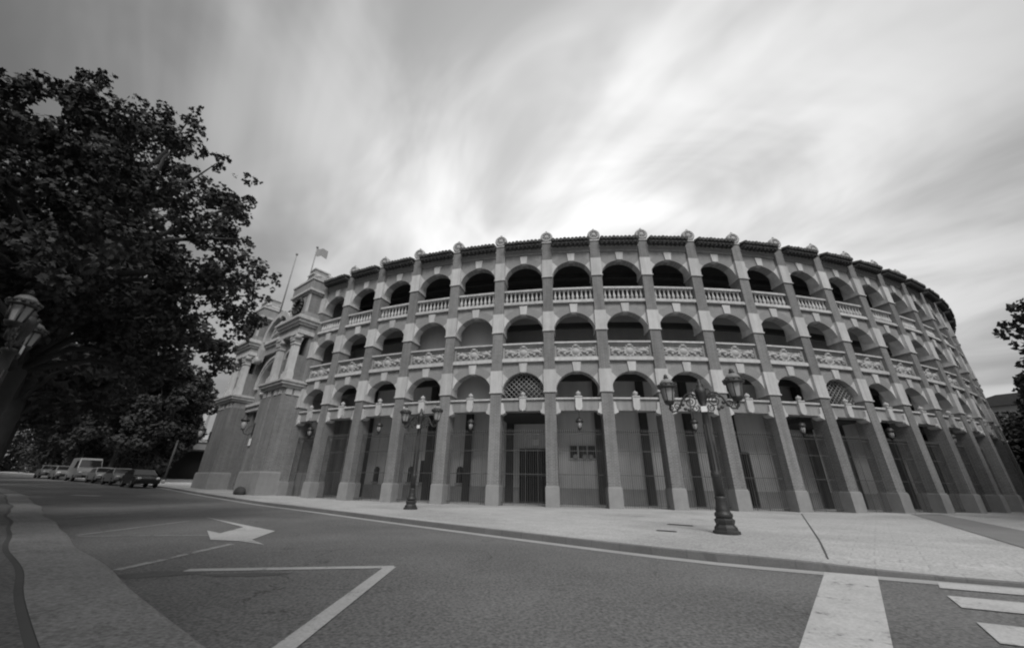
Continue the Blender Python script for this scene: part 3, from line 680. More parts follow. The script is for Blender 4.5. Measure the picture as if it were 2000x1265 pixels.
b = MB(); b.box(-1.95, 1.95, 3.4, 3.6, -0.3, 6.7, DARK)
for k in range(17): x = -1.85 + 3.7 * k / 16; b.box(x - 0.03, x + 0.03, 3.3, 3.398, 0.1, 6.6, IRON)
b.build('entrance_gate', cw)
b = MB(); b.box(-3.0, 3.0, 1.05, 4, 11.905, 12.6, PLAS); b.box(-2.7, 2.7, 0.9, 4, 12.602, 12.85, STONE); b.box(-2.68, 2.68, 0.72, 4, 12.852, 13.1, STONE); part('entablature', b)
b = MB()
pts = [(2.5 * math.cos(PI * k / 20), 13.1 + 2.5 * math.sin(PI * k / 20)) for k in range(21)]
b.prism(pts, 1.0, 3.4, PLAS); g = part('gable', b)
b = MB(); b.ring_plate(2.15, 13.1, 2.62, 0, PI, 0.62, 1.0, STONE, seg=28); b.ring_plate(1.55, 13.1, 1.75, 0, PI, 0.9, 1.0, STONE, seg=24); b.build('archivolt', g)
b = MB(); b.lathe([(0.7, 0), (0.7, -0.15), (0.5, -0.25), (0.001, -0.28)], RELIEF, (0, 1.0, 14.1), 18, axis='y', flat=(0.85, 1.1))
for k in range(9): b.sphere((-0.9 + 0.225 * k, 0.9, 13.45 + 0.25 * math.sin(k * PI / 8)), 0.2, RELIEF, 7, 5)
for k in range(4): b.sphere((0, 0.85, 15.2 + 0.22 * k), 0.3 - 0.05 * k, RELIEF, 8, 6)
b.build('shield', g)
for s_ in (-1, 1):
    b = MB(); b.prism([(s_ * 2.35, 11.3), (s_ * 2.95, 11.3), (s_ * 2.98, 13.2), (s_ * 2.3, 13.2), (s_ * 2.2, 12.4)], 0.6, 1.05, RELIEF); b.lathe([(0.33, -0.1), (0.33, 0.42), (0.1, 0.46)], RELIEF, (s_ * 2.62, 0.5, 11.4), 14, axis='y'); part('scroll_bracket', b)
b = MB(); b.box(-3.08, 3.08, 2.0, 4.4, 13.1, 16.2, PLAS); b.box(-3.09, 3.09, 1.85, 4.5, 16.202, 16.4, STONE)
b.prism([(-2.4, 16.4), (2.4, 16.4), (1.6, 16.9), (1.0, 17.5), (-1.0, 17.5), (-1.6, 16.9)], 2.2, 3.4, PLAS); par_ = part('parapet', b)
b = MB()
for x, z, r in ((-2.2, 16.75, 0.32), (-1.5, 17.1, 0.34), (-0.8, 17.6, 0.36), (0, 17.75, 0.42), (0.8, 17.6, 0.36), (1.5, 17.1, 0.34), (2.2, 16.75, 0.32)): b.sphere((x, 2.3, z), r, RELIEF, 9, 6, (1, 0.7, 0.9))
b.build('carving', par_)
b = MB(); b.box(-6.5, 6.5, 4.4, 7.5, 0, 15.9, PLAS); part('rear_block', b)

# wall lanterns, flagpoles
def lantern_shape(b, z, s=1.0, o=(0, 0)):
    x, y = o
    b.lathe([(0.02, 0), (0.10, 0.03), (0.12, 0.08)], LAMP, (x, y, z), 8)
def hang_lantern(rod=0.55, name='hanging_lantern', s=1.0):
    r = thing(name, 'x', 'lantern')
    b = MB()
    b.tube([(0, 0, 0), (0, 0, -rod)], 0.012, LAMP, 6)
    b.lathe([(0.001, -rod), (0.07 * s, -rod - 0.03), (0.17 * s, -rod - 0.11 * s), (0.215 * s, -rod - 0.22 * s), (0.22 * s, -rod - 0.27 * s), (0.14 * s, -rod - 0.29 * s)], LAMP, seg=14); b.build('cap', r)
    b = MB(); b.lathe([(0.15 * s, -rod - 0.29 * s), (0.135 * s, -rod - 0.45 * s), (0.10 * s, -rod - 0.62 * s), (0.03, -rod - 0.66 * s)], GLASS, seg=10); b.build('glass', r)
    b = MB(); b.lathe([(0.105 * s, -rod - 0.60 * s), (0.105 * s, -rod - 0.66 * s), (0.03, -rod - 0.74 * s), (0.001, -rod - 0.78 * s)], LAMP, seg=10)
    for k in range(6):
        a = k * PI / 3; b.tube([(0.155 * s * math.cos(a), 0.155 * s * math.sin(a), -rod - 0.28 * s), (0.107 * s * math.cos(a), 0.107 * s * math.sin(a), -rod - 0.62 * s)], 0.01, LAMP, 4)
    b.build('frame', r)
    return r
HL = [(-6, 'hanging lantern in the portico bay beside the entrance pavilion'), (-4, 'hanging lantern one portico bay left of the farther street lamp'),
      (-2, 'hanging lantern in the portico bay just right of the farther street lamp'), (0, 'hanging lantern above the barred three-part window, right of the lattice arch'),
      (2, 'hanging lantern just left of the tall double street lamp post'), (4, 'hanging lantern in the second portico bay right of the tall double street lamp'),
      (6, 'dim hanging lantern in the portico bay one right of the second lattice arch'), (8, 'rightmost dim hanging lantern, near where the portico curves away')]
hl0 = None
for i, lab in HL:
    th = TH0 + (i + 0.5) * DTH; x, y, _ = rp(th, -0.45)
    o = hang_lantern(0.45) if hl0 is None else copy_tree(hl0)
    hl0 = hl0 or o
    o.location = (CX + x, CY + y, 5.2); o.rotation_euler = (0, 0, th); tag(o, lab, 'lantern', 'lanterns hanging in the portico')
def wall_lantern(xl, lab):
    p = TC + Tt * xl + Tn * 0.16; r = thing('wall_lantern', lab, 'wall lantern', (p.x, p.y, 4.2), TTH, 'bracket lanterns on the entrance piers')
    b = MB(); b.box(-0.1, 0.1, 0.06, 0.155, 0.0, 0.9, LAMP)
    b.tube([(0, 0.08, 0.2), (0, -0.2, 0.0), (0, -0.5, 0.1), (0, -0.62, 0.34)], 0.03, LAMP, 6); b.tube([(0, 0.08, 0.75), (0, -0.25, 0.6), (0, -0.4, 0.2)], 0.02, LAMP, 6); b.build('bracket', r)
    b = MB(); b.lathe([(0.06, 0.36), (0.13, 0.42), (0.22, 0.95), (0.2, 0.96)], GLASS, (0, -0.62, 0), 8); b.build('glass', r)
    b = MB(); b.lathe([(0.28, 0.96), (0.29, 1.05), (0.2, 1.16), (0.08, 1.3), (0.06, 1.36), (0.001, 1.42)], LAMP, (0, -0.62, 0), 10); b.lathe([(0.14, 0.34), (0.14, 0.42), (0.02, 0.3)], LAMP, (0, -0.62, 0), 8); b.build('cap', r)
wall_lantern(3.3, 'dark bracket lantern on the right entrance pier, nearer the arcade')
wall_lantern(-6.35, 'dark bracket lantern on the far left entrance pier, beside the trees')
p = TC + Tt * 3.42 + Tn * 0.16
nt_ = thing('notice_plate', 'small white notice plate on the brick of the right entrance pier', 'notice', (p.x, p.y, 3.45), TTH)
b = MB(); b.box(-0.17, 0.17, 0.0, 0.04, 0, 0.5, TAGW); b.build('plate', nt_); b = MB(); b.box(-0.19, 0.19, 0.042, 0.075, -0.02, 0.52, LAMP); b.build('backing', nt_)
p = TC + Tt * 5.2 + Tn * 0.5
gs = MB(); gs.lathe([(0.42, -0.1), (0.42, 0.15), (0.36, 0.3), (0.2, 0.42), (0.001, 0.46)], INPILL, (0, 0, 0), 12, flat=(1.5, 0.7)); o = gs.build('guard_stone', None, (p.x, p.y, 0.22), TTH)
tag(o, 'low dark guard stone at the foot of the right entrance pier', 'guard stone')
def flagpole(pos, z0, h, lab, flag):
    r = thing('flagpole', lab, 'flagpole', (pos.x, pos.y, z0))
    b = MB(); b.tube([(0, 0, 0), (0, 0, h)], [0.075, 0.055], PEDST, 8); b.sphere((0, 0, h + 0.05), 0.14, PEDST, 8, 6); b.build('pole', r)
    if flag:
        b = MB(); nx, nz = 14, 8
        for j in range(nz + 1):
            for i in range(nx + 1):
                u, v = i / nx, j / nz; b.v.append((0.04 + 1.35 * u, 0.14 * math.sin(u * 7 + v) * u, h - 0.12 - 1.0 * v - 0.38 * u * u - 0.05 * math.sin(u * 9)))
        for j in range(nz):
            for i in range(nx): b.face((j * (nx + 1) + i, j * (nx + 1) + i + 1, (j + 1) * (nx + 1) + i + 1, (j + 1) * (nx + 1) + i), FLAGM, True)
        f = b.build('flag', r); f.rotation_euler = (0, 0, TTH + 0.5)
flagpole(TC - Tt * 2.1 - Tn * 3.0, 16.4, 8.8, 'slim flagpole flying a pale flag left of the right entrance crest', True)
flagpole(TC - Tt * 3.0 - Tn * 1.5, 16.0, 7.8, 'bare slim flagpole with a knob, left of the pole with the flag', False)

# ------------------------------------------------------------------ street lamps
def street_lamp(lab, loc, rz, post_h=2.85, arm=0.92, ls=0.86):
    S = lambda P: [(x * ls, z * ls) for x, z in P]
    r = thing('street_lamp', lab, 'street lamp', loc, rz, 'double-armed iron street lamps')
    b = MB()
    b.lathe([(0.30, 0), (0.30, 0.06), (0.26, 0.08), (0.25, 0.14), (0.20, 0.20), (0.22, 0.25), (0.23, 0.30), (0.18, 0.34)], LAMP, seg=8, smooth=False)
    b.lathe([(0.18, 0.34), (0.205, 0.39), (0.20, 0.44), (0.155, 0.48), (0.165, 0.51), (0.145, 0.57), (0.125, 0.74), (0.137, 0.78), (0.122, 0.82)], LAMP, seg=14); b.build('base', r)
    b = MB(); h = post_h
    b.lathe([(0.115, 0.82), (0.112, 1.25), (0.122, 1.27), (0.122, 1.34), (0.105, 1.38), (0.088, h - 0.3), (0.078, h - 0.02), (0.11, h), (0.11, h + 0.06), (0.07, h + 0.08)], LAMP, seg=14)
    for k in range(8): a = k * PI / 4; b.tube([(0.10 * math.cos(a), 0.10 * math.sin(a), 1.42), (0.09 * math.cos(a), 0.09 * math.sin(a), h - 0.32)], 0.014, LAMP, 4)
    b.build('post', r)
    b = MB(); b.box(-0.075, 0.075, -0.125, -0.112, h + 0.0, h + 0.15, TAGW); b.build('tag', r)
    b = MB(); b.lathe([(0.07, h + 0.08), (0.10, h + 0.13), (0.065, h + 0.2), (0.10, h + 0.34), (0.135, h + 0.52), (0.14, h + 0.60), (0.10, h + 0.66), (0.08, h + 0.70), (0.09, h + 0.74), (0.05, h + 0.78), (0.06, h + 0.84), (0.03, h + 0.90), (0.001, h + 0.95)], LAMP, seg=14)
    for s_ in (-1, 1): b.tube([(s_ * 0.09, 0, h + 0.36), (s_ * 0.2, 0, h + 0.42), (s_ * 0.25, 0, h + 0.54), (s_ * 0.2, 0, h + 0.64), (s_ * 0.12, 0, h + 0.62)], 0.018, LAMP, 6)
    b.build('urn', r)
    for s_ in (-1, 1):
        b = MB(); zb = h + 0.10
        curve = [(0.06, 0.12), (0.12, 0.34), (0.24, 0.44), (0.38, 0.42), (0.5, 0.28), (0.58, 0.10), (0.68, -0.02), (0.80, -0.04), (arm - 0.02, 0.03), (arm, 0.14)]
        b.tube([(s_ * x, 0, zb + z) for x, z in curve], 0.026, LAMP, 7)
        for cx_, cz_, r0, tn, st in ((0.30, 0.20, 0.17, 1.6, 0.5), (0.64, 0.12, 0.10, 1.4, 3.6), (0.2, 0.02, 0.1, 1.3, 2.2), (0.80, 0.06, 0.075, 1.4, 4.2)):
            pts = []
            for k in range(19): a = st + k / 18 * tn * 2 * PI; rr = r0 * (1 - 0.7 * k / 18); pts.append((s_ * (cx_ + rr * math.cos(a)), 0, zb + cz_ + rr * math.sin(a)))
            b.tube(pts, 0.015, LAMP, 5)
        for x, z in ((0.45, 0.02), (0.5, 0.14), (0.36, -0.02)): b.sphere((s_ * x, 0, zb + z), 0.05, LAMP, 6, 4, (1, 0.6, 1))
        b.build('arm', r)
        zl = zb + 0.14; o_ = (s_ * arm, 0, zl)
        b = MB(); b.lathe(S([(0.04, 0), (0.12, 0.03), (0.15, 0.10), (0.165, 0.12), (0.165, 0.15), (0.13, 0.155)]), LAMP, o_, 12)
        b.lathe(S([(0.25, 0.555), (0.30, 0.57), (0.305, 0.63), (0.27, 0.65), (0.25, 0.70), (0.235, 0.71)]), LAMP, o_, 12)
        for k in range(12): a = k * PI / 6; b.sphere((o_[0] + 0.285 * ls * math.cos(a), 0.285 * ls * math.sin(a), zl + 0.665 * ls), 0.035, LAMP, 5, 4)
        for k in range(6): a = k * PI / 3 + 0.3; b.tube([(o_[0] + 0.158 * ls * math.cos(a), 0.158 * ls * math.sin(a), zl + 0.15 * ls), (o_[0] + 0.236 * ls * math.cos(a), 0.236 * ls * math.sin(a), zl + 0.56 * ls)], 0.012, LAMP, 5)
        ln = b.build('lantern', r)
        b = MB(); b.lathe(S([(0.148, 0.156), (0.225, 0.554)]), GLASS, o_, 6, smooth=False, M=None); b.build('glass', ln)
        b = MB(); b.lathe(S([(0.23, 0.712), (0.215, 0.77), (0.15, 0.85), (0.07, 0.885), (0.065, 0.91)]), DOME, o_, 14); b.lathe(S([(0.065, 0.912), (0.10, 0.93), (0.05, 0.96), (0.07, 1.0), (0.02, 1.05), (0.001, 1.07)]), LAMP, o_, 8); b.build('dome', ln)
    return r
street_lamp('large dark iron street lamp with two glass lanterns, nearest on the pale paving', (5.26, 10.2, 0), -0.42, 2.88, 0.84)
street_lamp('farther double iron street lamp on the pale paving, standing left of the lattice arch', (-4.2, 17.86, 0.0), -0.35, 3.35, 0.86)
street_lamp('dim iron street lamp among the leaves at the left edge, only its lanterns in view', (-8.85, 6.3, 0.0), 2.38, 2.96, 0.89, 0.64)

# ------------------------------------------------------------------ trees
def leaf_cloud(b_v, b_f, c, r, n, ls, rg, sq=0.85, lobed=False):
    for _ in range(n):
        while True:
            d = Vector((rg.uniform(-1, 1), rg.uniform(-1, 1), rg.uniform(-1, 1)))
            if 0.0025 < d.length_squared <= 1: break
        d = d * (d.length ** -0.45)                      # towards the outside of the clump
        p = Vector(c) + Vector((d.x * r, d.y * r, d.z * r * sq))
        nrm = (d.normalized() * 0.6 + Vector((rg.gauss(0, .6), rg.gauss(0, .6), rg.gauss(0.45, .6)))).normalized()
        t = nrm.orthogonal().normalized(); t.rotate(Matrix.Rotation(rg.uniform(0, 6.28), 3, nrm)); w = nrm.cross(t)
        s = ls * rg.uniform(0.65, 1.25); k = len(b_v); q = nrm * (-0.18 * s)
        if lobed:
            P = ((0, -0.5), (0.22, -0.30), (0.55, -0.22), (0.32, 0.0), (0.42, 0.28), (0.15, 0.22), (0, 0.6), (-0.15, 0.22), (-0.42, 0.28), (-0.32, 0.0), (-0.55, -0.22), (-0.22, -0.30))
            for x, y in P: e = p + w * (x * s) + t * (y * s) + q * (abs(x) * 1.6); b_v.append((e.x, e.y, e.z))
            b_f.append((k, k + 1, k + 2, k + 3, k + 4, k + 5, k + 6)); b_f.append((k, k + 6, k + 7, k + 8, k + 9, k + 10, k + 11))
        else:
            for x, y, z in ((0, -0.55, 0), (0.42, 0, 1), (0, 0.6, 0), (-0.42, 0, 1)): e = p + w * (x * s) + t * (y * s) + q * z; b_v.append((e.x, e.y, e.z))
            b_f.append((k, k + 1, k + 2)); b_f.append((k, k + 2, k + 3))
def crown_obj(clumps, parent, origin, dens, ls, rg, lobed=False, leafm=None):
    v, f = [], []
    for x, y, z, r in clumps:
        leaf_cloud(v, f, (x - origin[0], y - origin[1], z - origin[2]), r, int(dens * r * r), ls, rg, lobed=lobed)
    me = bpy.data.meshes.new('crown'); me.from_pydata(v, [], f); me.materials.append(leafm or LEAF)
    o = bpy.data.objects.new('crown', me); COL.objects.link(o); o.parent = parent; return o
def trunk_obj(parent, h, r, clumps, origin, rg, lean=(0, 0), nl=14, z_split=None):
    b = MB(); zs = z_split or h * 0.5
    top = Vector((lean[0], lean[1], h))
    pts = [Vector((0, 0, -0.4)), Vector((0, 0, 0.1)), Vector((lean[0] * .2, lean[1] * .2, h * .25)), Vector((lean[0] * .5, lean[1] * .5, h * .5)), Vector((lean[0] * .8, lean[1] * .8, h * .78)), top]
    b.tube(pts, [r * 1.5, r * 1.15, r, r * .85, r * .55, r * .25], BARK, 12); b.build('trunk', parent)
    lb = MB()
    cs = sorted(clumps, key=lambda c: -c[3]); rg.shuffle(cs)
    for c in cs[:nl]:
        e = Vector((c[0] - origin[0], c[1] - origin[1], c[2] - origin[2])); t = rg.uniform(0.38, 0.75); s0 = Vector((lean[0] * t, lean[1] * t, h * t))
        if e.z < s0.z: s0 = Vector((lean[0] * .35, lean[1] * .35, h * 0.36))
        m1 = s0.lerp(e, 0.4) + Vector((rg.uniform(-.3, .3), rg.uniform(-.3, .3), 0.5)); m2 = s0.lerp(e, 0.75) + Vector((rg.uniform(-.2, .2), rg.uniform(-.2, .2), 0.25))
        lb.tube([s0, m1, m2, e], [r * .36, r * .26, r * .15, r * .05], BARK, 6)
    lb.build('limb', parent)
NEAR = [[-11.2, 6.9, 10.3, 0.84], [-11.8, 6.4, 8.3, 0.78], [-11.5, 7.1, 9.9, 1.1], [-11.1, 7.7, 10.4, 0.98], [-9.7, 7.9, 10.1, 0.92], [-10.9, 8.0, 9.0, 0.79], [-10.3, 8.2, 9.5, 1.0], [-9.7, 7.4, 7.6, 1.13], [-8.7, 7.4, 7.7, 0.82], [-8.4, 8.5, 8.4, 0.79], [-10.0, 5.6, 5.0, 0.82], [-9.7, 6.0, 5.3, 0.95], [-9.6, 6.5, 5.2, 0.96], [-10.9, 8.2, 6.8, 0.94], [-8.9, 7.1, 6.0, 0.92], [-9.8, 9.0, 6.9, 0.95], [-8.4, 8.4, 7.1, 0.83], [-11.7, 6.8, 5.0, 0.98], [-11.2, 7.5, 5.2, 1.01], [-10.1, 7.3, 4.9, 0.79], [-10.7, 8.2, 5.3, 1.12], [-9.4, 9.3, 6.2, 0.96], [-8.0, 8.9, 5.9, 1.0], [-11.2, 7.7, 4.6, 1.02], [-9.9, 9.0, 5.3, 0.8], [-9.3, 9.7, 5.1, 0.97], [-10.8, 5.3, 7.5, 1.0], [-10.8, 6.3, 8.3, 0.82], [-10.1, 5.2, 6.5, 1.0], [-10.9, 6.0, 7.0, 0.89], [-10.4, 6.5, 7.7, 0.83], [-10.1, 6.7, 8.0, 1.05], [-10.2, 6.8, 6.5, 1.13], [-9.8, 7.0, 6.7, 0.83],
 [-14.4, 7.3, 10.7, 0.78], [-13.2, 7.8, 11.5, 1.07], [-13.5, 6.6, 9.2, 0.97], [-13.6, 7.3, 9.4, 0.78], [-13.1, 7.5, 9.6, 1.06], [-13.4, 8.7, 11.2, 0.99], [-12.7, 8.8, 11.1, 1.11], [-12.8, 9.9, 12.2, 0.9], [-12.9, 6.6, 8.0, 0.81], [-14.4, 8.0, 9.4, 0.9], [-13.5, 8.2, 9.4, 0.79], [-12.2, 8.2, 8.9, 1.01], [-11.7, 8.4, 9.7, 0.76], [-12.4, 10.5, 11.2, 1.0], [-14.1, 7.8, 7.3, 1.14], [-13.8, 8.0, 7.6, 1.05], [-12.6, 8.2, 7.7, 1.12], [-13.5, 9.4, 8.9, 1.03], [-12.1, 9.1, 9.1, 1.0], [-11.3, 10.2, 9.4, 0.91], [-10.9, 10.7, 10.4, 0.76], [-10.8, 11.5, 10.6, 0.85], [-13.7, 7.9, 6.2, 0.81], [-14.2, 8.7, 6.7, 1.12], [-12.1, 8.1, 6.9, 0.85], [-13.3, 9.7, 7.5, 1.06], [-11.8, 9.2, 7.8, 1.13], [-11.9, 10.6, 8.3, 0.97], [-10.7, 11.3, 9.2, 0.81], [-10.3, 11.4, 9.2, 0.7], [-12.9, 7.7, 5.0, 1.11], [-13.3, 8.7, 5.8, 1.13], [-12.7, 9.1, 6.1, 1.03], [-12.2, 9.5, 6.5, 0.81], [-12.2, 11.0, 7.7, 0.85], [-11.2, 11.9, 7.8, 0.88], [-9.4, 11.1, 7.5, 0.95], [-12.2, 8.5, 4.6, 0.97], [-11.9, 8.7, 4.8, 1.08], [-12.7, 10.6, 5.6, 1.12], [-12.2, 10.8, 5.7, 0.98], [-11.9, 11.4, 6.2, 0.87], [-10.0, 12.3, 7.1, 0.8], [-13.3, 9.4, 4.5, 1.0], [-12.7, 10.7, 4.9, 0.89], [-11.5, 10.4, 4.6, 0.97], [-10.3, 10.6, 4.9, 0.78],
 [-11.6, 9.3, 13.2, 0.42], [-11.4, 9.2, 12.6, 0.5], [-10.9, 9.2, 12.2, 0.36], [-11.9, 6.4, 10.3, 0.55], [-12.6, 7.5, 12.0, 0.55], [-12.8, 6.6, 10.4, 0.6], [-9.6, 10.7, 11.1, 0.40], [-9.4, 9.9, 10.6, 0.45], [-10.5, 10.0, 11.6, 0.45], [-9.9, 9.3, 10.6, 0.5], [-9.5, 10.6, 10.2, 0.45], [-9.2, 10.3, 9.2, 0.45], [-9.2, 10.7, 8.6, 0.45], [-9.1, 11.7, 8.0, 0.5], [-8.7, 11.7, 7.5, 0.42], [-8.8, 11.9, 6.9, 0.45], [-8.4, 11.2, 6.0, 0.5], [-8.7, 11.1, 5.3, 0.45], [-11.5, 8.6, 12.0, 0.5], [-12.2, 6.0, 9.4, 0.6], [-10.7, 9.2, 10.2, 0.5], [-10.9, 10.1, 10.6, 0.5], [-8.6, 11.8, 7.8, 0.3]]
NEAR += [[-10.4, 9.6, 6.0, 0.65], [-10.2, 9.8, 6.1, 0.53], [-10.4, 11.6, 7.2, 0.78], [-10.2, 12.9, 7.8, 0.51], [-10.8, 9.6, 5.0, 0.67], [-11.1, 10.6, 5.7, 0.52], [-11.2, 11.0, 6.0, 0.63], [-10.3, 12.2, 6.5, 0.71], [-9.4, 12.1, 6.3, 0.76], [-11.4, 9.9, 4.8, 0.73], [-10.5, 9.4, 4.4, 0.7], [-11.5, 11.4, 5.1, 0.59], [-10.6, 11.2, 5.1, 0.64], [-9.9, 11.5, 5.0, 0.7], [-10.0, 12.0, 5.3, 0.8], [-10.4, 9.6, 4.0, 0.73], [-10.7, 10.5, 4.2, 0.76], [-10.6, 11.1, 4.4, 0.77], [-9.4, 11.6, 4.5, 0.77], [-11.5, 11.7, 3.9, 0.71], [-10.5, 11.6, 3.8, 0.52]]
_g = random.Random(77); NEAR = [[c[0], c[1], c[2], c[3] * _g.uniform(0.72, 0.98)] for c in NEAR if _g.random() > 0.03] + [[-8.1, 5.4, 4.55, 0.42], [-8.6, 5.4, 4.0, 0.30], [-7.6, 5.6, 3.95, 0.30], [-7.4, 5.7, 4.5, 0.38], [-8.9, 6.0, 4.6, 0.45]]
rg = random.Random(21)
for _ in range(46):                                     # the half of the crown beyond the picture's edge
    a = rg.uniform(0, 2 * PI); q = rg.uniform(0.2, 1) ** 0.5; c = (-15.2 + 4.0 * q * math.cos(a), 6.8 + 4.2 * q * math.sin(a), rg.uniform(5.2, 11.6), rg.uniform(0.8, 1.2))
    if c[0] / max(c[1], 0.1) < -1.95 or c[1] < 0.5: NEAR.append(list(c))
def zg(x, y): return rise(x, y) - 0.01
tr = thing('plane_tree', 'nearest plane tree on the left, its dark crown filling the upper left against the sky', 'tree', (-13.0, 9.3, zg(-13, 9.3)), 0, 'street trees')
TUFT = []
for x, y, z, r in NEAR:
    for _ in range(11 if r > 0.45 else 5):
        d = Vector((rg.gauss(0, 1), rg.gauss(0, 1), rg.gauss(0, 1))).normalized() * r * rg.uniform(0.25, 0.85)
        TUFT.append((x + d.x, y + d.y, z + d.z * 0.85, r * rg.uniform(0.26, 0.42)))
crown_obj(TUFT, tr, (-13.0, 9.3, 0), 560, 0.125, rg, True)
trunk_obj(tr, 9.5, 0.29, NEAR, (-13.0, 9.3, 0), rg, (0.5, 0.2), 34)
def round_tree(x, y, zc, rx, rz_, lab, trunk_h, r=0.25, n=46, dens=150, ls=0.34, seed=1, m=None, name='plane_tree', cl=(0.8, 1.35), dx=0, dy=0, zt=None):
    rg = random.Random(seed); g0 = zt if zt is not None else zg(x, y); cs = []
    for _ in range(n):
        while True:
            d = Vector((rg.uniform(-1, 1), rg.uniform(-1, 1), rg.uniform(-1, 1)))
            if 0.12 < d.length <= 1: break
        d *= d.length ** -0.35
        cs.append((x + dx + d.x * rx, y + dy + d.y * rx, zc + d.z * rz_, rg.uniform(*cl)))
    t = thing(name, lab, 'tree', (x, y, g0), 0, 'street trees')
    crown_obj(cs, t, (x, y, g0), dens, ls, rg, False, m); trunk_obj(t, trunk_h, r, cs, (x, y, g0), rg, (dx * .6, dy * .6), 12)
    return t
LT = [(-19.6, 15.0, 9.0, 4.6, 5.2, 'second plane tree along the left pavement, just behind the nearest one'),
      (-26.5, 20.6, 10.2, 5.0, 6.4, 'third plane tree along the left pavement'),
      (-34.5, 26.0, 10.6, 5.2, 7.0, 'fourth plane tree along the left pavement, lost in the dark foliage'),
      (-44.0, 31.0, 9.2, 5.0, 5.0, 'fifth plane tree along the left pavement, above the road where it narrows'),
      (-57.0, 38.0, 9.6, 5.5, 5.2, 'farthest plane tree of the left row, at the end of the road')]
for k, (x, y, zc, rx, rz_, lab) in enumerate(LT): round_tree(x, y, zc, rx, rz_, lab, 8.0, 0.27, 60 if k < 2 else 66, 150 if k < 2 else 130, 0.30 if k < 2 else 0.42, 40 + k)
RT = [(-41.4, 46.4, 8.6, 3.7, 5.8, 'tree across the street nearest to the entrance pavilion, in front of the low canopy'),
      (-45.5, 49.6, 10.2, 4.8, 7.0, 'second tree on the far pavement, its thin trunk right of the dark parked car'),
      (-52.5, 53.0, 11.0, 5.2, 7.5, 'third tree on the far pavement, above the pale parked cars'),
      (-61.0, 57.0, 12.0, 5.6, 8.2, 'fourth tree on the far pavement, above the white van'),
      (-72.0, 63.0, 12.5, 6.5, 8.5, 'last tree on the far pavement, closing the end of the street')]
for k, (x, y, zc, rx, rz_, lab) in enumerate(RT): round_tree(x, y, zc, rx, rz_, lab, 8.2, 0.22, 76, 140, 0.40, 60 + k)
round_tree(26.3, 14.4, 7.9, 3.2, 2.3, 'leafy tree leaning into view at the upper right edge, in front of the bullring', 7.0, 0.22, 30, 150, 0.27, 81, zt=0.0, cl=(0.55, 0.95))
BT = [(23.5, 2.0, 9.5, 5.2, 5.0, 'unseen plane tree added right of the crossing to block sky light'), (50.0, 27.0, 8.5, 4.8, 7.5, 'plane tree added past the far end of the arcade for shade, out of view'), (-13.6, 1.2, 8.6, 4.2, 3.6, 'unseen plane tree added beside the left-edge street lamp to shade it'), (-4.6, -4.0, 8.5, 4.6, 3.2, 'unseen plane tree added behind the camera to shade the left kerb apron'), (34.5, 14.0, 9.0, 5.4, 7.0, 'unseen plane tree added beyond the right edge to shade the curve of the arcade'), (41.5, 21.5, 8.5, 4.8, 7.5, 'plane tree added beyond the right edge to shade the far end of the arcade'), (28.5, 5.5, 9.5, 5.6, 5.5, 'unseen plane tree added beyond the right edge to shade the right of the paving')]  # trees added out of frame for their shade on arcade, paving and lamp
for k, (x, y, zc, rx, rz_, lab) in enumerate(BT): round_tree(x, y, zc, rx, rz_, lab, 7.5, 0.26, 80, 150, 0.40, 120 + k, zt=0.0)
ET = [(-92, 71, 7.5, 6.5, 7.5, 'dark tree at the far left end of the street, beside the hedge that closes it'), (-70, 44, 6.5, 6.0, 6.0, 'dark tree at the far left end of the street, nearest of those closing it'), (-98, 61, 7.5, 7.0, 7.5, 'dark tree at the far left end of the street, behind the nearer ones'), (-112, 84, 8.0, 8.0, 8.0, 'farthest dark tree beyond the end of the street'), (-84, 52, 6.5, 6.0, 6.5, 'low dark tree closing the end of the street on its left'), (-92, 64, 7.0, 6.5, 7.0, 'dark tree closing the end of the street in the middle'), (-76, 72, 6.5, 6.0, 6.5, 'dark tree behind the parked cars at the end of the street'), (-62, 66, 6.0, 5.5, 6.0, 'dark tree behind the parked cars and left of the low canopy')]
for k, (x, y, zc, rx, rz_, lab) in enumerate(ET): round_tree(x, y, zc, rx, rz_, lab, 6.5, 0.26, 60, 90, 0.5, 160 + k, cl=(1.0, 1.7))
def hedge(lab, a, c, n, h, r, seed):
    rg = random.Random(seed); a, c = Vector(a), Vector(c); m = (a + c) / 2; g0 = rise(m.x, m.y); cs = []
    for k in range(n):
        p = a.lerp(c, (k + rg.uniform(-0.4, 0.4)) / n)
        for q in range(3): cs.append((p.x + rg.uniform(-.5, .5), p.y + rg.uniform(-.5, .5), rise(p.x, p.y) + h * (q + 0.5) / 3, r * rg.uniform(0.8, 1.2)))
    t = thing('hedge', lab, 'hedge', (m.x, m.y, g0)); crown_obj(cs, t, (m.x, m.y, g0), 60, 0.34, rg)
    b = MB()
    for k in range(n): p = a.lerp(c, (k + 0.5) / n); b.tube([(p.x - m.x, p.y - m.y, rise(p.x, p.y) - g0 - 0.3), (p.x - m.x, p.y - m.y, rise(p.x, p.y) - g0 + h * 0.6)], 0.06, BARK, 5)
    o = b.build('stem', t); o['kind'] = 'stuff'
hedge('long dark hedge behind the parked cars', (-47, 53.5), (-84, 70), 34, 3.6, 1.1, 5)
hedge('dark hedge closing the far end of the street', (-72, 40), (-108, 72), 36, 4.2, 1.2, 6)
QT = [(47.5, 31.0, 4.4, 3.4, 4.9, 'dark bushy tree at the right edge, low beside where the bullring curves away'),
      (54.0, 38.0, 5.0, 4.4, 5.4, 'dark tree behind the low bushy one at the right edge, under the tiled house'),
      (46.0, 36.0, 3.4, 3.0, 3.8, 'dark tree in the gap between the curved arcade and the tiled house')]
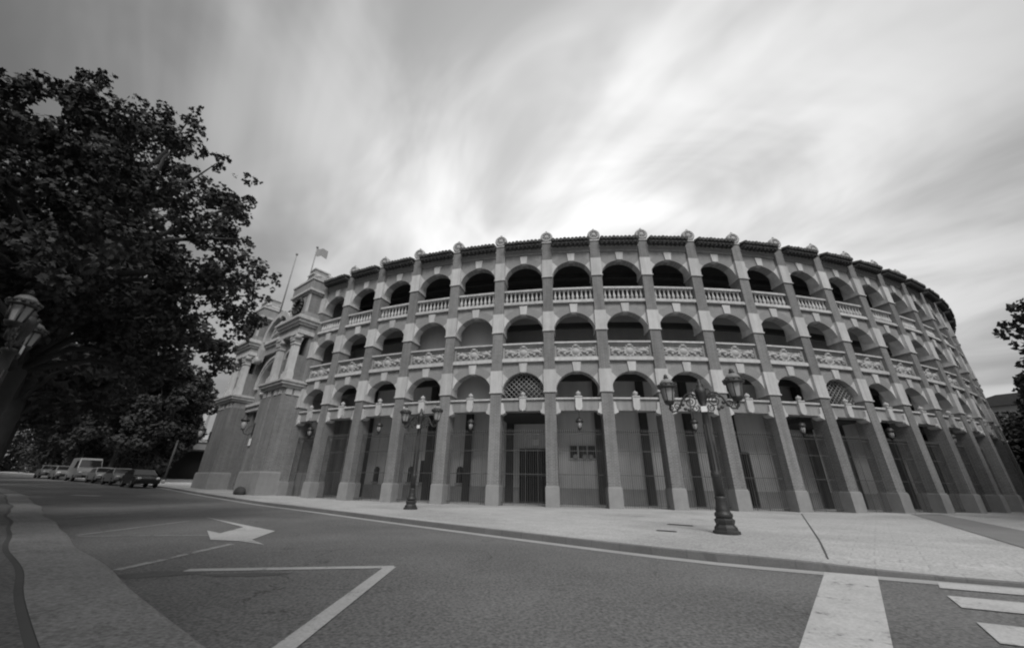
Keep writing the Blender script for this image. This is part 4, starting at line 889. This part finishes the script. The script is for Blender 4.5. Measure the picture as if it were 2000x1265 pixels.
QT.append((38.8, 24.6, 4.8, 3.0, 4.6, 'dark bushy tree at the right edge, standing in front of the end of the arcade'))
QT.append((60.0, 41.0, 4.8, 4.6, 5.2, 'dark tree at the right edge, close in front of the tiled house'))
for k, (x, y, zc, rx, rz_, lab) in enumerate(QT): round_tree(x, y, zc, rx, rz_, lab, 5.5, 0.2, 84, 150, 0.36, 90 + k, zt=0.0)

# ------------------------------------------------------------------ other buildings
def building(name, lab, x, y, rz, w, d, h, wallm, z0, cols, rows, roof='flat'):
    t = thing(name, lab, 'building', (x, y, z0), rz)
    b = MB(); b.box(-w / 2, w / 2, 0, d, -1, h, wallm); wl = b.build('wall', t)
    for r_ in range(rows):
        for c_ in range(cols):
            fx, fz = -w / 2 + w * (c_ + 0.5) / cols, h * (r_ + 0.35) / rows
            f = MB(); ww, hh = w / cols * 0.22, h / rows * 0.24
            f.box(fx - ww - 0.12, fx + ww + 0.12, -0.06, -0.001, fz - hh - 0.12, fz + hh + 0.12, STONE); wn = f.build('window', t)
            g = MB(); g.box(fx - ww, fx + ww, -0.09, -0.062, fz - hh, fz + hh, CARG); g.build('pane', wn)
    b = MB()
    if roof == 'flat': b.box(-w / 2 - 0.4, w / 2 + 0.4, -0.4, d + 0.4, h, h + 0.5, STONE)
    else:
        b.box(-w / 2 - 0.9, w / 2 + 0.9, -0.9, d + 0.9, h, h + 0.35, TILE)
        b.prism([(-w / 2 - 0.9, h + 0.352), (w / 2 + 0.9, h + 0.352), (w / 2 - 3, h + 1.5), (-w / 2 + 3, h + 1.5)], -0.8, d + 0.8, TILE)
    rf = b.build('roof', t)
    if roof != 'flat': b = MB(); b.box(-w / 2 + 1.0, -w / 2 + 1.9, 1.0, 2.0, h + 0.36, h + 2.6, FACP); b.box(-w / 2 + 0.9, -w / 2 + 2.0, 0.9, 2.1, h + 2.602, h + 2.9, TILE); b.build('chimney', rf)
    return t
building('apartment_block', 'pale apartment block showing between the tree and the left entrance pier', -80, 88, 0.62, 16, 12, 15.5, FACP, 2.0, 5, 5)
building('tiled_house', 'pale building with an overhanging tiled roof at the right edge', 74, 46, -0.95, 22, 14, 12.6, FACP, 0.0, 6, 4, 'hip')
kz = rise(-46, 55)
t = thing('canopy_shop', 'low shop front with a pale canopy and dark open front, left of the entrance pavilion', 'shop', (-51.0, 62.5, kz), 0.60)
b = MB(); b.box(-7, 7, 0, 6, -1, 6.2, FACG); b.build('wall', t)
b = MB(); b.box(-5.6, 5.6, -0.05, -0.002, 0, 4.3, DARK); b.build('opening', t)
b = MB(); b.box(-6.8, 6.8, -1.6, -0.06, 4.5, 5.6, FACG); b.box(-7, 7, -1.8, -0.06, 5.602, 5.9, STONE); b.build('canopy', t)

# ------------------------------------------------------------------ parked cars and a post
def car(lab, x, y, rz, kind, paint, grp='vehicles parked along the far kerb'):
    van = kind == 'van'
    L_, W_, H_ = (4.9, 1.95, 2.35) if van else (4.1, 1.72, 1.48)
    t = thing('parked_van' if van else 'parked_car', lab, 'van' if van else 'car', (x, y, ROADZ + rise(x, y)), rz, grp)
    # side profile, front at +x
    if van: lo = [(-2.4, 0.35), (2.35, 0.35), (2.45, 0.6), (2.4, 1.0), (1.75, 1.25), (-2.45, 1.25)]; hi = [(-2.45, 1.25), (1.75, 1.25), (1.15, 2.2), (0.9, 2.33), (-2.35, 2.35)]
    else: lo = [(-2.0, 0.3), (1.95, 0.3), (2.05, 0.5), (2.0, 0.75), (0.95, 0.95), (-1.9, 1.0), (-2.05, 0.7)]; hi = [(-1.8, 0.99), (0.95, 0.95), (0.2, 1.42), (-0.2, 1.48), (-1.1, 1.46), (-1.45, 1.38)]
    b = MB()
    def loft(P, y0, yt, zref, ztop):
        n = len(P); k = len(b.v)
        def yy(z): u = max(0, min(1, (z - zref) / max(0.01, ztop - zref))); return y0 + (yt - y0) * u
        for s_ in (-1, 1):
            for x_, z_ in P: b.v.append((x_, s_ * yy(z_), z_))
        b.face([k + i for i in range(n)], paint); b.face([k + n + i for i in reversed(range(n))], paint)
        for i in range(n): j = (i + 1) % n; b.face((k + j, k + i, k + n + i, k + n + j), paint, False)
    loft(lo, W_ / 2, W_ / 2 * 0.97, 0.3, 1.0); loft(hi, W_ / 2 * 0.96, W_ / 2 * (0.88 if van else 0.76), hi[0][1], H_)
    body = b.build('body', t); bv = body.modifiers.new('bevel', 'BEVEL'); bv.width = 0.06; bv.segments = 2; bv.limit_method = 'ANGLE'
    g = MB(); e = 0.012; yt = W_ / 2 * (0.88 if van else 0.76); yb = W_ / 2 * 0.96
    (xa, za), (xb, zb) = hi[1], hi[2]; dx, dz = xb - xa, zb - za; nn = Vector((dz, 0, -dx)).normalized() * e
    def fy(z): u = (z - hi[0][1]) / (H_ - hi[0][1]); return yb + (yt - yb) * u
    q = [(xa + dx * 0.12, za + dz * 0.12), (xa + dx * 0.92, za + dz * 0.92)]
    g.poly([(q[0][0] + nn.x, -fy(q[0][1]) * .92, q[0][1] + nn.z), (q[0][0] + nn.x, fy(q[0][1]) * .92, q[0][1] + nn.z), (q[1][0] + nn.x, fy(q[1][1]) * .9, q[1][1] + nn.z), (q[1][0] + nn.x, -fy(q[1][1]) * .9, q[1][1] + nn.z)], CARG); g.build('windscreen', t)
    for s_ in (-1, 1):
        g = MB(); z0, z1 = (1.35, 2.05) if van else (1.03, 1.37)
        pts = [(1.4, z0), (1.0, z1), (0.1, z1), (0.1, z0)] if van else [(0.72, z0), (0.22, z1), (-1.15, z1), (-1.5, z0)]
        g.poly([(x_, s_ * (fy(z_) + 0.012), z_) for x_, z_ in pts], CARG); g.build('side_window', t)
        for wx in (1.28 if not van else 1.5, -1.25 if not van else -1.5):
            w = MB(); w.lathe([(0.2, -0.1), (0.31, -0.1), (0.33, -0.06), (0.33, 0.06), (0.31, 0.1), (0.2, 0.1)], TYRE, (wx, s_ * (W_ / 2 - 0.09), 0.33), 16, axis='y'); wl = w.build('wheel', t)
            r_ = MB(); r_.lathe([(0.19, -0.108), (0.06, -0.115), (0.06, 0.115), (0.19, 0.108)], CARS, (wx, s_ * (W_ / 2 - 0.09), 0.33), 12, axis='y'); r_.build('rim', wl)
        hl = MB(); hl.sphere((lo[2][0] - 0.02, s_ * W_ * 0.36, 0.72 if not van else 0.85), 0.11, LITE, 8, 5, (0.6, 1.4, 0.9)); hl.build('headlight', t)
    g = MB(); g.box(lo[2][0] - 0.02, lo[2][0] + 0.05, -0.5, 0.5, 0.42, 0.6, DARK); g.build('grille', t)
    g = MB(); g.box(lo[2][0] - 0.05, lo[2][0] + 0.055, -0.8, 0.8, 0.33, 0.41, TYRE); g.build('bumper', t)
    return t
CZ = math.atan2(-0.56, 0.83)
car('dark parked car nearest to the entrance pavilion, first in the row', -32.1, 35.5, CZ, 'car', CARD)
car('silver parked car directly behind the dark one', -37.0, 38.7, CZ, 'car', CARS)
car('white parked car between the silver car and the tall van', -41.6, 41.6, CZ, 'car', CARW)
car('tall white van parked in the row, rising above the cars', -46.6, 44.4, CZ, 'van', CARW)
car('grey parked car just beyond the tall white van', -51.7, 47.0, CZ, 'car', CARS)
car('pale parked car at the far end of the row', -56.6, 49.8, CZ, 'car', CARW)
p = (-36.6, 43.2); t = thing('sign_post', 'thin dark post on the far pavement, beside the tree by the low canopy', 'post', (p[0], p[1], rise(*p)))
b = MB(); b.tube([(0, 0, -0.1), (0, 0, 4.2)], 0.09, BARK, 10); b.lathe([(0.16, 0), (0.16, 0.3), (0.1, 0.36)], PEDST, (0, 0, 0), 10); b.build('post', t)
b = MB(); b.sphere((0, 0, 4.25), 0.13, BARK, 8, 6); b.build('cap', t)
